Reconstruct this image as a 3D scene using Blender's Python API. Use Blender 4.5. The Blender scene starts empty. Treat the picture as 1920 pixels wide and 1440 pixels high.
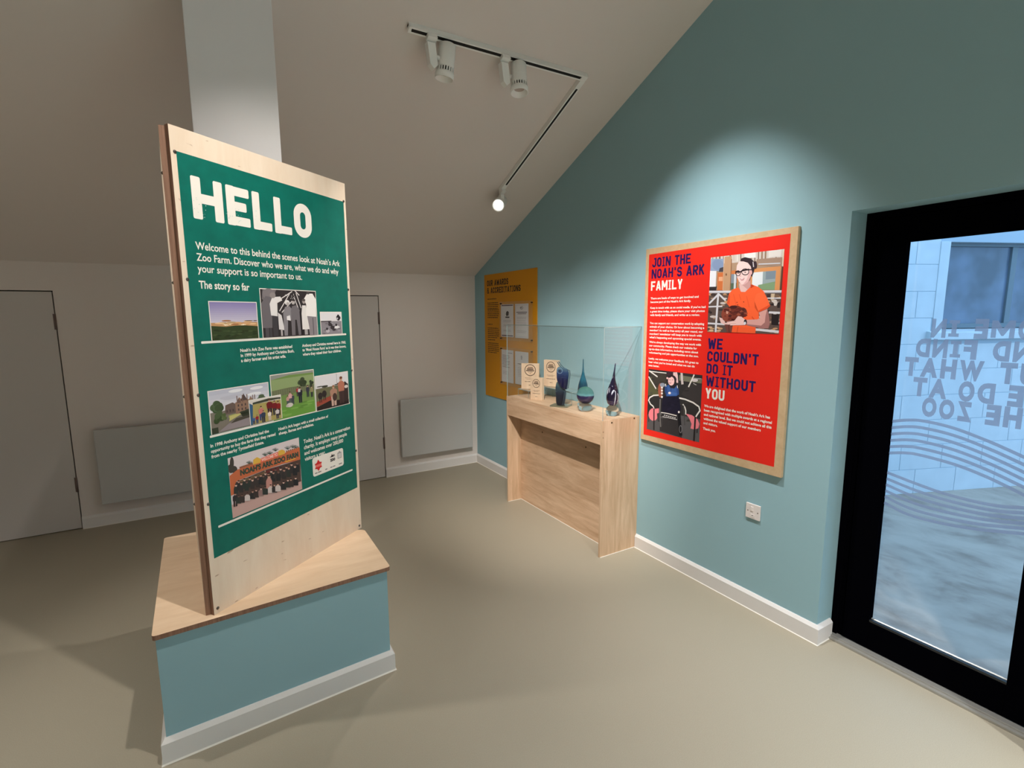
import bpy, bmesh, math, random
from math import sin, cos, pi, radians, sqrt, atan2
from mathutils import Vector, Matrix

scene = bpy.context.scene
COL = scene.collection
random.seed(7)

# ------------------------------------------------------------------ camera
CAM = Vector((-2.5970, -5.1029, 1.6973))
YAW, PITCH, ROLL, FPX = 0.5229, -0.1406, -0.0083, 950.0
_f = Vector((sin(YAW) * cos(PITCH), cos(YAW) * cos(PITCH), sin(PITCH)))
_r0 = Vector((cos(YAW), -sin(YAW), 0.0))
_u0 = _r0.cross(_f)
_r = _r0 * cos(ROLL) + _u0 * sin(ROLL)
_u = -_r0 * sin(ROLL) + _u0 * cos(ROLL)
cam_data = bpy.data.cameras.new('camera')
cam = bpy.data.objects.new('camera', cam_data)
COL.objects.link(cam)
cam.matrix_world = Matrix(((_r.x, _u.x, -_f.x, CAM.x), (_r.y, _u.y, -_f.y, CAM.y),
                           (_r.z, _u.z, -_f.z, CAM.z), (0, 0, 0, 1)))
cam_data.sensor_fit = 'HORIZONTAL'
cam_data.sensor_width = 36.0
cam_data.lens = FPX / 1920 * 36.0
cam_data.shift_x = 17.61 / 1920
cam_data.shift_y = 3.36 / 1920
cam_data.clip_start = 0.02
scene.camera = cam

# ------------------------------------------------------------------ sky, exposure, lamps
scene.view_settings.view_transform = 'Standard'
scene.view_settings.look = 'None'
scene.view_settings.gamma = 1.0
scene.view_settings.use_curve_mapping = False
scene.view_settings.exposure = 0.0
scene.cycles.transparent_max_bounces = 32

world = bpy.data.worlds.new('sky')
scene.world = world
world.use_nodes = True
_bg = world.node_tree.nodes['Background']
_bg.inputs['Color'].default_value = (0.35, 0.635, 1.0, 1)
_bg.inputs['Strength'].default_value = 2.3


def spot(name, loc, target, watts, angle, blend, color=(1.0, 0.86, 0.70), radius=0.03):
    d = bpy.data.lights.new(name, 'SPOT')
    d.energy = watts
    d.color = color
    d.spot_size = radians(angle)
    d.spot_blend = blend
    d.shadow_soft_size = radius
    o = bpy.data.objects.new(name, d)
    COL.objects.link(o)
    o.location = loc
    o.rotation_euler = (Vector(target) - Vector(loc)).to_track_quat('-Z', 'Y').to_euler()
    return o


WARM = (1.0, 0.94, 0.88)
NEUT = (1.0, 0.98, 0.97)
# track lamps out of the frame, then unseen fill lamps added for the room
spot('spot_over_board', (-2.02, -3.90, 3.62), (-2.33, -2.72, 1.52), 200, 57, 1.0, WARM, 0.025)
spot('spot_on_case', (-1.98, -3.92, 3.62), (-0.33, -1.92, 0.86), 640, 41, 1.0, WARM, 0.04)
spot('spot_on_red_board', (-1.05, -3.25, 3.45), (-0.02, -3.06, 0.92), 255, 66, 1.0, NEUT, 0.03)
spot('spot_by_door', (-1.2, -5.4, 3.7), (-0.62, -4.40, 0.2), 420, 60, 1.0, NEUT, 0.05)
spot('spot_left_of_board', (-3.50, -2.62, 3.06), (-2.72, -2.5, 1.0), 85, 62, 0.8, WARM, 0.03)
spot('fill_left_room', (-4.9, -5.2, 3.6), (-5.3, -3.7, 0.0), 560, 74, 1.0, (0.95, 0.98, 1.0), 0.05)  # unseen fill lamp, added so bounced light lifts the left wall
for k, (x, y) in enumerate(((-0.9, -7.0), (-2.6, -7.4))):
    spot('fill_rear_room', (x, y, 3.2), (x, y - .4, 0), 1780, 120, 1.0, (0.95, 0.98, 1.0), 0.06)  # unseen lamps added behind the camera to raise the ambient light
# the lamps of the track that is in the picture
spot('spot_facing_camera', (-0.525, -1.445, 2.53), (-2.6, -3.6, 0.4), 45, 60, 0.8, WARM, 0.03)
spot('spot_near_track_end', (-1.388, -2.41, 2.940), (-2.3, -1.9, 0.9), 70, 60, 1.0, WARM, 0.03)
spot('spot_mid_track', (-0.933, -2.44, 2.940), (-0.7, -0.4, 0.6), 45, 70, 0.9, WARM, 0.03)

# ------------------------------------------------------------------ geometry helpers


class MB:
    """collects shapes, then links them as ONE mesh object"""

    def __init__(self):
        self.bm = bmesh.new()
        self.mats = []

    def mi(self, m):
        if m not in self.mats:
            self.mats.append(m)
        return self.mats.index(m)

    def box(self, a, b, m, bev=0.0):
        x0, x1 = sorted((a[0], b[0])); y0, y1 = sorted((a[1], b[1])); z0, z1 = sorted((a[2], b[2]))
        t = bmesh.new()
        vs = [t.verts.new(p) for p in ((x0, y0, z0), (x1, y0, z0), (x1, y1, z0), (x0, y1, z0),
                                       (x0, y0, z1), (x1, y0, z1), (x1, y1, z1), (x0, y1, z1))]
        for f in ((3, 2, 1, 0), (4, 5, 6, 7), (0, 1, 5, 4), (1, 2, 6, 5), (2, 3, 7, 6), (3, 0, 4, 7)):
            t.faces.new([vs[i] for i in f])
        if bev > 0:
            bmesh.ops.bevel(t, geom=t.edges[:], offset=bev, segments=2, affect='EDGES', profile=0.6)
        self.absorb(t, m)

    def absorb(self, t, m, mat=None, smooth=False):
        k = self.mi(m)
        if mat is not None:
            bmesh.ops.transform(t, matrix=mat, verts=t.verts[:])
        mp = {}
        for v in t.verts:
            mp[v] = self.bm.verts.new(v.co)
        for f in t.faces:
            try:
                g = self.bm.faces.new([mp[v] for v in f.verts])
            except ValueError:
                continue
            g.material_index = k
            g.smooth = smooth
        t.free()

    def prism(self, pts, h, m, axis='z', base=0.0, bev=0.0, segs=2):
        """extrude polygon pts (2d) along an axis from base to base+h"""
        def P(p, q):
            return {'z': (p[0], p[1], q), 'y': (p[0], q, p[1]), 'x': (q, p[0], p[1])}[axis]
        t = bmesh.new()
        lo = [t.verts.new(P(p, base)) for p in pts]
        hi = [t.verts.new(P(p, base + h)) for p in pts]
        n = len(pts)
        t.faces.new(lo[::-1]); t.faces.new(hi)
        for i in range(n):
            t.faces.new((lo[i], lo[(i + 1) % n], hi[(i + 1) % n], hi[i]))
        bmesh.ops.recalc_face_normals(t, faces=t.faces[:])
        if bev > 0:
            bmesh.ops.bevel(t, geom=t.edges[:], offset=bev, segments=segs, affect='EDGES', profile=0.6)
        self.absorb(t, m)

    def lathe(self, prof, m, segs=32, mat=None, smooth=True, caps=True):
        t = bmesh.new()
        rings = []
        for r, z in prof:
            if r <= 1e-6:
                rings.append([t.verts.new((0, 0, z))])
            else:
                rings.append([t.verts.new((r * cos(2 * pi * i / segs), r * sin(2 * pi * i / segs), z)) for i in range(segs)])
        for A, B in zip(rings, rings[1:]):
            for i in range(segs):
                j = (i + 1) % segs
                if len(A) == 1 and len(B) == 1:
                    continue
                if len(A) == 1:
                    t.faces.new((A[0], B[j], B[i]))
                elif len(B) == 1:
                    t.faces.new((A[i], A[j], B[0]))
                else:
                    t.faces.new((A[i], A[j], B[j], B[i]))
        if caps:
            if len(rings[0]) > 1:
                t.faces.new(rings[0][::-1])
            if len(rings[-1]) > 1:
                t.faces.new(rings[-1])
        bmesh.ops.recalc_face_normals(t, faces=t.faces[:])
        self.absorb(t, m, mat, smooth)

    def build(self, name, parent=None, loc=None, rz=0.0, smooth_angle=None):
        me = bpy.data.meshes.new(name)
        self.bm.to_mesh(me)
        self.bm.free()
        for m in self.mats:
            me.materials.append(m)
        o = bpy.data.objects.new(name, me)
        COL.objects.link(o)
        if parent is not None:
            o.parent = parent
        if loc is not None:
            o.location = loc
        o.rotation_euler = (0, 0, rz)
        return o


def tag(o, label=None, cat=None, group=None, kind=None):
    if label: o['label'] = label
    if cat: o['category'] = cat
    if group: o['group'] = group
    if kind: o['kind'] = kind
    return o


def empty(name, loc, rz=0.0):
    o = bpy.data.objects.new(name, None)
    COL.objects.link(o)
    o.location = loc
    o.rotation_euler = (0, 0, rz)
    o.empty_display_size = 0.1
    return o


def dup(root, loc=None, rz=None, label=None):
    def cp(o, parent):
        c = o.copy(); COL.objects.link(c)
        if parent is not None:
            c.parent = parent
        for ch in [x for x in scene.objects if x.parent == o and x is not c]:
            cp(ch, c)
        return c
    r = cp(root, None)
    if loc is not None: r.location = loc
    if rz is not None: r.rotation_euler = (0, 0, rz)
    if label: r['label'] = label
    return r


# ------------------------------------------------------------------ materials
def s2l(c):
    return tuple((v / 12.92 if v <= 0.04045 else ((v + 0.055) / 1.055) ** 2.4) for v in (x / 255 for x in c))


_MC = {}


def mat(name, rgb, rough=0.6, metal=0.0, spec=0.4, vary=0.0, scale=40.0, bump=0.0, bscale=200.0, coat=0.0):
    key = (name,)
    if key in _MC:
        return _MC[key]
    m = bpy.data.materials.new(name)
    m.use_nodes = True
    nt = m.node_tree
    b = nt.nodes['Principled BSDF']
    c = s2l(rgb)
    b.inputs['Base Color'].default_value = (*c, 1)
    b.inputs['Roughness'].default_value = rough
    b.inputs['Metallic'].default_value = metal
    b.inputs['Specular IOR Level'].default_value = spec
    b.inputs['Coat Weight'].default_value = coat
    tc = nt.nodes.new('ShaderNodeTexCoord')
    if vary > 0:
        n = nt.nodes.new('ShaderNodeTexNoise'); n.inputs['Scale'].default_value = scale
        n.inputs['Detail'].default_value = 5
        nt.links.new(tc.outputs['Object'], n.inputs['Vector'])
        r = nt.nodes.new('ShaderNodeValToRGB')
        r.color_ramp.elements[0].position = 0.3; r.color_ramp.elements[1].position = 0.7
        r.color_ramp.elements[0].color = (*[v * (1 - vary) for v in c], 1)
        r.color_ramp.elements[1].color = (*[min(1, v * (1 + vary)) for v in c], 1)
        nt.links.new(n.outputs['Fac'], r.inputs['Fac'])
        nt.links.new(r.outputs['Color'], b.inputs['Base Color'])
    if bump > 0:
        n2 = nt.nodes.new('ShaderNodeTexNoise'); n2.inputs['Scale'].default_value = bscale
        nt.links.new(tc.outputs['Object'], n2.inputs['Vector'])
        bp = nt.nodes.new('ShaderNodeBump'); bp.inputs['Strength'].default_value = bump
        bp.inputs['Distance'].default_value = 0.001
        nt.links.new(n2.outputs['Fac'], bp.inputs['Height'])
        nt.links.new(bp.outputs['Normal'], b.inputs['Normal'])
    _MC[key] = m
    return m


def P(r, g, b):
    """matt printed ink"""
    return mat('ink_%02x%02x%02x' % (r, g, b), (r, g, b), 0.55, spec=0.25)


def wood(name, dark, light, stretch, rough=0.5, scale=6.0, contrast=1.0, flecks=None):
    m = bpy.data.materials.new(name); m.use_nodes = True
    nt = m.node_tree; b = nt.nodes['Principled BSDF']
    tc = nt.nodes.new('ShaderNodeTexCoord')
    mp = nt.nodes.new('ShaderNodeMapping'); mp.inputs['Scale'].default_value = stretch
    nt.links.new(tc.outputs['Object'], mp.inputs['Vector'])
    n = nt.nodes.new('ShaderNodeTexNoise'); n.inputs['Scale'].default_value = scale
    n.inputs['Detail'].default_value = 8; n.inputs['Roughness'].default_value = 0.62
    n.inputs['Distortion'].default_value = 0.6
    nt.links.new(mp.outputs['Vector'], n.inputs['Vector'])
    r = nt.nodes.new('ShaderNodeValToRGB')
    r.color_ramp.elements[0].position = 0.5 - 0.22 / contrast; r.color_ramp.elements[1].position = 0.5 + 0.2 / contrast
    r.color_ramp.elements[0].color = (*s2l(dark), 1); r.color_ramp.elements[1].color = (*s2l(light), 1)
    nt.links.new(n.outputs['Fac'], r.inputs['Fac'])
    out = r.outputs['Color']
    if flecks:
        mp2 = nt.nodes.new('ShaderNodeMapping'); mp2.inputs['Scale'].default_value = flecks[1]
        nt.links.new(tc.outputs['Object'], mp2.inputs['Vector'])
        n2 = nt.nodes.new('ShaderNodeTexNoise'); n2.inputs['Scale'].default_value = flecks[2]
        n2.inputs['Detail'].default_value = 2
        nt.links.new(mp2.outputs['Vector'], n2.inputs['Vector'])
        r2 = nt.nodes.new('ShaderNodeValToRGB')
        r2.color_ramp.elements[0].position = flecks[3]; r2.color_ramp.elements[1].position = flecks[3] + 0.06
        mx = nt.nodes.new('ShaderNodeMixRGB'); mx.inputs['Color2'].default_value = (*s2l(flecks[0]), 1)
        nt.links.new(n2.outputs['Fac'], r2.inputs['Fac'])
        nt.links.new(r2.outputs['Color'], mx.inputs['Fac'])
        nt.links.new(out, mx.inputs['Color1'])
        out = mx.outputs['Color']
    nt.links.new(out, b.inputs['Base Color'])
    b.inputs['Roughness'].default_value = rough
    b.inputs['Specular IOR Level'].default_value = 0.35
    return m


def clear(name, tint, ior=1.36, rough=0.0, gain=1.0):
    """clear sheet: light passes straight through, the surface mirrors by Fresnel"""
    m = bpy.data.materials.new(name); m.use_nodes = True
    nt = m.node_tree; nt.nodes.clear()
    o = nt.nodes.new('ShaderNodeOutputMaterial')
    t = nt.nodes.new('ShaderNodeBsdfTransparent'); t.inputs['Color'].default_value = (*tint, 1)
    g = nt.nodes.new('ShaderNodeBsdfGlossy'); g.inputs['Roughness'].default_value = rough
    g.inputs['Color'].default_value = (gain, gain, gain, 1)
    fr = nt.nodes.new('ShaderNodeFresnel')
    ge = nt.nodes.new('ShaderNodeNewGeometry'); mr = nt.nodes.new('ShaderNodeMapRange')
    mr.inputs['To Min'].default_value = ior; mr.inputs['To Max'].default_value = 1.0 / ior
    nt.links.new(ge.outputs['Backfacing'], mr.inputs['Value']); nt.links.new(mr.outputs['Result'], fr.inputs['IOR'])
    mx = nt.nodes.new('ShaderNodeMixShader')
    nt.links.new(fr.outputs['Fac'], mx.inputs['Fac'])
    nt.links.new(t.outputs['BSDF'], mx.inputs[1]); nt.links.new(g.outputs['BSDF'], mx.inputs[2])
    nt.links.new(mx.outputs['Shader'], o.inputs['Surface'])
    return m


M_white_wall = mat('warm_white_wall_paint', (224, 216, 210), 0.7, spec=0.2, bump=0.15, bscale=300)
M_ceiling = mat('white_ceiling_paint', (224, 216, 210), 0.75, spec=0.2, bump=0.12, bscale=300)
M_blue = mat('duck_egg_blue_wall_paint', (149, 185, 194), 0.62, spec=0.28, bump=0.15, bscale=300)
M_skirt = mat('white_gloss_skirting', (226, 223, 220), 0.35, spec=0.45)
M_sealant = mat('white_sealant_bead', (228, 224, 214), 0.5)
M_floor = mat('greige_vinyl_floor', (160, 152, 134), 0.5, spec=0.3, vary=0.08, scale=330, bump=0.1, bscale=500)
M_door_white = mat('white_flush_door', (204, 199, 195), 0.5, spec=0.35)
M_gap = mat('dark_door_gap', (20, 16, 14), 0.9)
M_hinge = mat('satin_steel_hinge', (120, 104, 100), 0.4, metal=0.7)
M_heater = mat('white_heater_enamel', (192, 192, 190), 0.4, spec=0.4)
M_heater_box = mat('grey_heater_bracket', (150, 148, 146), 0.5)
M_column = mat('white_column_paint', (224, 222, 222), 0.65, spec=0.25)
M_fixture = mat('white_lamp_enamel', (240, 240, 236), 0.4, spec=0.4)
M_slot = mat('black_track_slot', (14, 13, 13), 0.6)
M_black = mat('black_powder_coated_frame', (4, 4, 7), 0.7, spec=0.0)
M_gasket = mat('black_rubber_gasket', (18, 22, 25), 0.35, spec=0.5)
M_alu = mat('brushed_aluminium', (172, 170, 164), 0.38, metal=0.55)
M_screw = mat('steel_screw', (105, 100, 95), 0.3, metal=0.9)
M_screw_dark = mat('dark_brass_screw', (92, 70, 45), 0.4, metal=0.6)
M_socket = mat('white_socket_plastic', (230, 222, 218), 0.35, spec=0.5)
M_print_white = mat('white_print', (240, 234, 224), 0.5, spec=0.25)
M_navy = mat('navy_print', (36, 22, 86), 0.5, spec=0.25)
M_darkbrown_print = mat('dark_brown_print', (40, 28, 22), 0.5, spec=0.25)
M_ply = wood('birch_ply_face', (228, 205, 180), (240, 223, 202), (3, 3, 0.55), 0.5, 5, 0.8,
             flecks=((190, 160, 134), (2.0, 2.0, 7.0), 8, 0.69))
M_ply_edge = wood('birch_ply_edge', (118, 84, 66), (158, 120, 98), (30, 30, 1.0), 0.6, 4, 1.0)
M_ply_top = wood('birch_ply_top', (214, 184, 152), (232, 206, 176), (0.6, 3, 3), 0.45, 6, 0.8)
M_oak_h = wood('oak_laminate_across', (194, 156, 122), (230, 198, 166), (14, 1.1, 9), 0.45, 2.2, 1.1)
M_oak_v = wood('oak_laminate_upright', (190, 156, 122), (226, 195, 164), (9, 10, 0.9), 0.45, 2.2, 1.1)
M_frame_wood = wood('pale_board_edge', (190, 160, 122), (210, 182, 146), (4, 4, 4), 0.5, 6, 0.8)
M_block = wood('beech_award_block', (224, 192, 160), (240, 214, 184), (10, 10, 1.5), 0.5, 3, 0.8)
M_green = mat('teal_green_print', (0, 106, 92), 0.5, spec=0.3, vary=0.12, scale=14)
M_red = mat('red_print', (232, 40, 28), 0.5, spec=0.3)
M_yellow = mat('ochre_yellow_print', (205, 140, 14), 0.55, spec=0.25)
M_acrylic = clear('clear_acrylic_sheet', (0.992, 0.997, 0.996))
M_acrylic_edge = mat('acrylic_sheet_edge', (150, 172, 172), 0.25, spec=0.6)
M_acrylic_plate = clear('clear_acrylic_plate', (0.98, 0.992, 0.99))
M_pane = clear('door_glazing', (0.97, 0.985, 0.99))

# ------------------------------------------------------------------ flat artwork helper


_TXT = {}


def text_mesh(s, bold):
    k = (s, bold)
    if k not in _TXT:
        cu = bpy.data.curves.new('lettering_source', 'FONT')
        cu.body = s
        cu.resolution_u = 4
        cu.offset = bold
        cu.fill_mode = 'BOTH'
        ob = bpy.data.objects.new('lettering_source', cu)
        COL.objects.link(ob)
        dg = bpy.context.evaluated_depsgraph_get()
        me = bpy.data.meshes.new_from_object(ob.evaluated_get(dg))
        bpy.data.objects.remove(ob); bpy.data.curves.remove(cu)
        vs = [(v.co.x, v.co.y) for v in me.vertices]
        fs = [tuple(p.vertices) for p in me.polygons]
        bpy.data.meshes.remove(me)
        _TXT[k] = (vs, fs)
    return _TXT[k]


CAP = None


class Flat:
    """printed artwork: polygons on the plane local -y, (u right, v up); layers stand a fraction of a millimetre apart"""

    def __init__(self, step=0.0003):
        self.bm = bmesh.new(); self.mats = []; self.step = step; self.k = 0

    def mi(self, m):
        if m not in self.mats: self.mats.append(m)
        return self.mats.index(m)

    def poly(self, pts, m, layer=0):
        a = 0.0
        for i in range(len(pts)):
            x0, y0 = pts[i]; x1, y1 = pts[(i + 1) % len(pts)]
            a += x0 * y1 - x1 * y0
        if a < 0: pts = pts[::-1]
        self.k = (self.k + 1) % 31
        d = -layer * self.step - self.k * self.step * 0.031
        vs = [self.bm.verts.new((p[0], d, p[1])) for p in pts]
        try:
            f = self.bm.faces.new(vs)
        except ValueError:
            return
        f.material_index = self.mi(m)

    def rect(self, u0, v0, u1, v1, m, layer=0, r=0.0):
        if r <= 0:
            self.poly([(u0, v0), (u1, v0), (u1, v1), (u0, v1)], m, layer); return
        pts = []
        for cx, cy, a0 in ((u1 - r, v0 + r, -90), (u1 - r, v1 - r, 0), (u0 + r, v1 - r, 90), (u0 + r, v0 + r, 180)):
            for k in range(5):
                a = radians(a0 + k * 22.5); pts.append((cx + r * cos(a), cy + r * sin(a)))
        self.poly(pts, m, layer)

    def ell(self, cu, cv, ru, rv, m, layer=0, n=20, rot=0.0):
        pts = []
        for i in range(n):
            a = 2 * pi * i / n
            x, y = ru * cos(a), rv * sin(a)
            pts.append((cu + x * cos(rot) - y * sin(rot), cv + x * sin(rot) + y * cos(rot)))
        self.poly(pts, m, layer)

    def ring(self, cu, cv, ru, rv, w, m, layer=0, n=28):
        self.stroke([(cu + ru * cos(2 * pi * i / n), cv + rv * sin(2 * pi * i / n)) for i in range(n)], w, m, layer, True)

    def stroke(self, pts, w, m, layer=0, closed=False):
        n = len(pts); L = []; R = []
        for i in range(n):
            p = Vector(pts[i])
            a = Vector(pts[(i - 1) % n]) if (closed or i > 0) else None
            b = Vector(pts[(i + 1) % n]) if (closed or i < n - 1) else None
            d1 = (p - a).normalized() if a is not None else None
            d2 = (b - p).normalized() if b is not None else None
            if d1 is None: d1 = d2
            if d2 is None: d2 = d1
            t = (d1 + d2)
            t = t.normalized() if t.length > 1e-6 else d1
            nn = Vector((-t.y, t.x))
            k = max(0.35, nn.dot(Vector((-d1.y, d1.x))))
            L.append(p + nn * (w / 2 / k)); R.append(p - nn * (w / 2 / k))
        for i in range(n if closed else n - 1):
            j = (i + 1) % n
            self.poly([tuple(R[i]), tuple(R[j]), tuple(L[j]), tuple(L[i])], m, layer)

    def bar(self, p, q, w, m, layer=0, r=None):
        """straight stroke with softly rounded corners"""
        p = Vector(p); q = Vector(q); d = (q - p); ln = d.length; d.normalize(); nn = Vector((-d.y, d.x))
        r = w * 0.16 if r is None else r
        pts = []
        for cx, cy, a0 in ((ln - r, -w / 2 + r, -90), (ln - r, w / 2 - r, 0), (r, w / 2 - r, 90), (r, -w / 2 + r, 180)):
            for k in range(4):
                a = radians(a0 + k * 30); x, y = cx + r * cos(a), cy + r * sin(a)
                pts.append(tuple(p + d * x + nn * y))
        self.poly(pts, m, layer)

    def text(self, s, u, v, cap, m, layer=0, width=None, bold=0.012, mirror=False, align='L'):
        """one line; v is the base line, cap the height of a capital; width fits the line"""
        vs, fs = text_mesh(s, bold)
        if not vs: return
        global CAP
        if CAP is None:
            hv, _ = text_mesh('H', 0.0); CAP = max(y for _, y in hv)
        x0 = min(x for x, _ in vs); x1 = max(x for x, _ in vs)
        sy = cap / CAP
        sx = (width / (x1 - x0)) if width else sy
        k = self.mi(m)
        W = (x1 - x0) * sx
        off = {'L': 0, 'R': -W, 'C': -W / 2}[align]
        nv = []
        for x, y in vs:
            uu = (x - x0) * sx + off
            nv.append(self.bm.verts.new((u - uu if mirror else u + uu, -layer * self.step, v + y * sy)))
        for f in fs:
            idx = f[::-1] if mirror else f
            try:
                g = self.bm.faces.new([nv[i] for i in idx])
                g.material_index = k
            except ValueError:
                pass
        return W

    def lines(self, rows, u, v, cap, lead, m, layer=0, bold=0.015):
        for i, (s, w) in enumerate(rows):
            if s: self.text(s, u, v - i * lead, cap, m, layer, w, bold)

    def greek(self, u, v, w, cap, m, layer=0):
        """a line too small to read, as word-long dashes"""
        x = 0
        while x < w - cap:
            l = min(w - x, cap * random.uniform(1.2, 4.2))
            self.rect(u + x, v, u + x + l, v + cap * 0.7, m, layer)
            x += l + cap * 0.55

    # condensed poster capitals drawn from strokes --------------------------------
    def cap_glyph(self, ch, u, v, h, w, t, m, layer):
        X = lambda x: u + x
        Y = lambda y: v + y * h
        ty = t / h
        R = min(w * 0.42, h * 0.3)

        def V(x): self.bar((X(x), Y(0)), (X(x), Y(1)), t, m, layer)
        def Hh(y, a=0.0, b=None, th=None):
            b = w if b is None else b
            self.bar((X(a), Y(y)), (X(b), Y(y)), th or t * 0.92, m, layer)
        def D(p, q, th=None): self.bar((X(p[0]), Y(p[1])), (X(q[0]), Y(q[1])), th or t, m, layer)
        def arcpts(cx, cy, a0, a1, r):
            n = 7
            return [(cx + r * cos(radians(a0 + (a1 - a0) * i / n)), cy + r * sin(radians(a0 + (a1 - a0) * i / n))) for i in range(n + 1)]
        x0, x1 = u + t / 2, u + w - t / 2
        y0, y1 = v + t / 2, v + h - t / 2
        r = max(0.001, min(R, (x1 - x0) / 2 * 0.999))
        if ch == 'H': V(t / 2); V(w - t / 2); Hh(0.5)
        elif ch == 'E': V(t / 2); Hh(1 - ty / 2); Hh(0.5, 0, w * 0.86); Hh(ty / 2)
        elif ch == 'F': V(t / 2); Hh(1 - ty / 2); Hh(0.48, 0, w * 0.86)
        elif ch == 'L': V(t / 2); Hh(ty / 2)
        elif ch == 'T': V(w / 2); Hh(1 - ty / 2)
        elif ch == 'I': V(w / 2); Hh(1 - ty / 2, 0, w, t * .8); Hh(ty / 2, 0, w, t * .8)
        elif ch == '1': V(w / 2)
        elif ch == 'O':
            self.stroke(arcpts(x1 - r, y1 - r, 0, 90, r) + arcpts(x0 + r, y1 - r, 90, 180, r) + arcpts(x0 + r, y0 + r, 180, 270, r) + arcpts(x1 - r, y0 + r, 270, 360, r), t, m, layer, True)
        elif ch == 'D':
            self.stroke(arcpts(x1 - r, y1 - r, 0, 90, r) + [(x0, y1), (x0, y0)] + arcpts(x1 - r, y0 + r, 270, 360, r), t, m, layer, True)
        elif ch == 'C':
            self.stroke([(x1, v + h * 0.66)] + arcpts(x1 - r, y1 - r, 0, 90, r) + arcpts(x0 + r, y1 - r, 90, 180, r) + arcpts(x0 + r, y0 + r, 180, 270, r) + arcpts(x1 - r, y0 + r, 270, 360, r) + [(x1, v + h * 0.34)], t, m, layer)
        elif ch == 'U':
            self.stroke([(x0, v + h)] + arcpts(x0 + r, y0 + r, 180, 270, r) + arcpts(x1 - r, y0 + r, 270, 360, r) + [(x1, v + h)], t, m, layer)
        elif ch == 'J':
            self.stroke([(x0, v + h * 0.32)] + arcpts(x0 + r, y0 + r, 180, 270, r) + arcpts(x1 - r, y0 + r, 270, 360, r) + [(x1, v + h)], t, m, layer)
            Hh(1 - ty / 2, w * 0.45, w, t * .8)
        elif ch == 'S':
            ym = v + h * 0.5; q = min(r, (y1 - ym) / 2 * 0.98)
            self.stroke([(x1, v + h * 0.7), (x1, y1 - q)] + arcpts(x1 - q, y1 - q, 0, 90, q)[1:] + arcpts(x0 + q, y1 - q, 90, 180, q)
                        + arcpts(x0 + q, ym + q, 180, 270, q) + arcpts(x1 - q, ym - q, 90, 0, q) + arcpts(x1 - q, y0 + q, 0, -90, q)
                        + arcpts(x0 + q, y0 + q, 270, 180, q) + [(x0, v + h * 0.3)], t, m, layer)
        elif ch == 'R':
            ym = v + h * 0.46; q = min(r, (y1 - ym) / 2 * 0.98)
            V(t / 2)
            self.stroke([(x0, y1)] + arcpts(x1 - q, y1 - q, 90, 0, q) + arcpts(x1 - q, ym + q, 0, -90, q) + [(x0, ym)], t, m, layer)
            D((w * 0.42, 0.48), (w - t * .45, 0.0))
        elif ch == 'K':
            V(t / 2); D((t * .6, 0.4), (w - t * .5, 1.0)); D((w * .42, 0.58), (w - t * .45, 0.0))
        elif ch == 'N':
            V(t / 2); V(w - t / 2); D((t * .5, 1.0), (w - t * .5, 0.0))
        elif ch == 'M':
            V(t / 2); V(w - t / 2); D((t * .5, 1.0), (w / 2, 0.3)); D((w - t * .5, 1.0), (w / 2, 0.3))
        elif ch == 'A':
            D((t * .5, 0.0), (w / 2, 1.0)); D((w - t * .5, 0.0), (w / 2, 1.0)); Hh(0.27, w * .2, w * .8, t * .8)
        elif ch == 'W':
            D((t * .5, 1.0), (w * .28, 0)); D((w * .28, 0), (w * .5, .85)); D((w * .5, .85), (w * .72, 0)); D((w * .72, 0), (w - t * .5, 1.0))
        elif ch == 'Y':
            D((t * .5, 1.0), (w / 2, 0.42)); D((w - t * .5, 1.0), (w / 2, 0.42)); self.bar((X(w / 2), Y(0)), (X(w / 2), Y(0.5)), t, m, layer)
        elif ch == 'Z':
            Hh(1 - ty / 2); Hh(ty / 2); D((w - t * .6, 1 - ty / 2), (t * .6, ty / 2))
        elif ch == "'":
            self.bar((X(w / 2), Y(0.68)), (X(w / 2), Y(1)), t, m, layer)
        elif ch == '&':
            self.ring(X(w * .42), Y(0.76), w * .24, h * .17, t * .8, m, layer, 16)
            self.ring(X(w * .40), Y(0.29), w * .33, h * .22, t * .8, m, layer, 16)
            D((w * .3, .62), (w, 0.02), t * .8)

    def caps(self, s, u, v, h, width, m, layer=0, t=0.2, gap=0.09, wd={}):
        """a line of poster capitals fitted to width; t and gap in units of h"""
        WD = {'I': 0.62, "'": 0.5, 'M': 1.3, 'W': 1.45, ' ': 0.55, '1': .4, 'T': .98, 'J': .95, '&': 1.15, 'A': 1.12, 'N': 1.08, 'Y': 1.05}
        WD.update(wd)
        units = sum(WD.get(c, 1.0) for c in s)
        g = gap * h
        k = (width - g * (len(s) - 1)) / units
        x = u
        for c in s:
            w = WD.get(c, 1.0) * k
            if c != ' ':
                self.cap_glyph(c, x, v, h, w, min(t * h, w * .38 if c not in "1'" else w), m, layer)
            x += w + g

    def build(self, name, parent, y=0.0, u=0.0, v=0.0):
        me = bpy.data.meshes.new(name)
        self.bm.to_mesh(me); self.bm.free()
        for m in self.mats: me.materials.append(m)
        o = bpy.data.objects.new(name, me)
        COL.objects.link(o)
        o.parent = parent
        o.location = (u, y, v)
        return o


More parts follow.
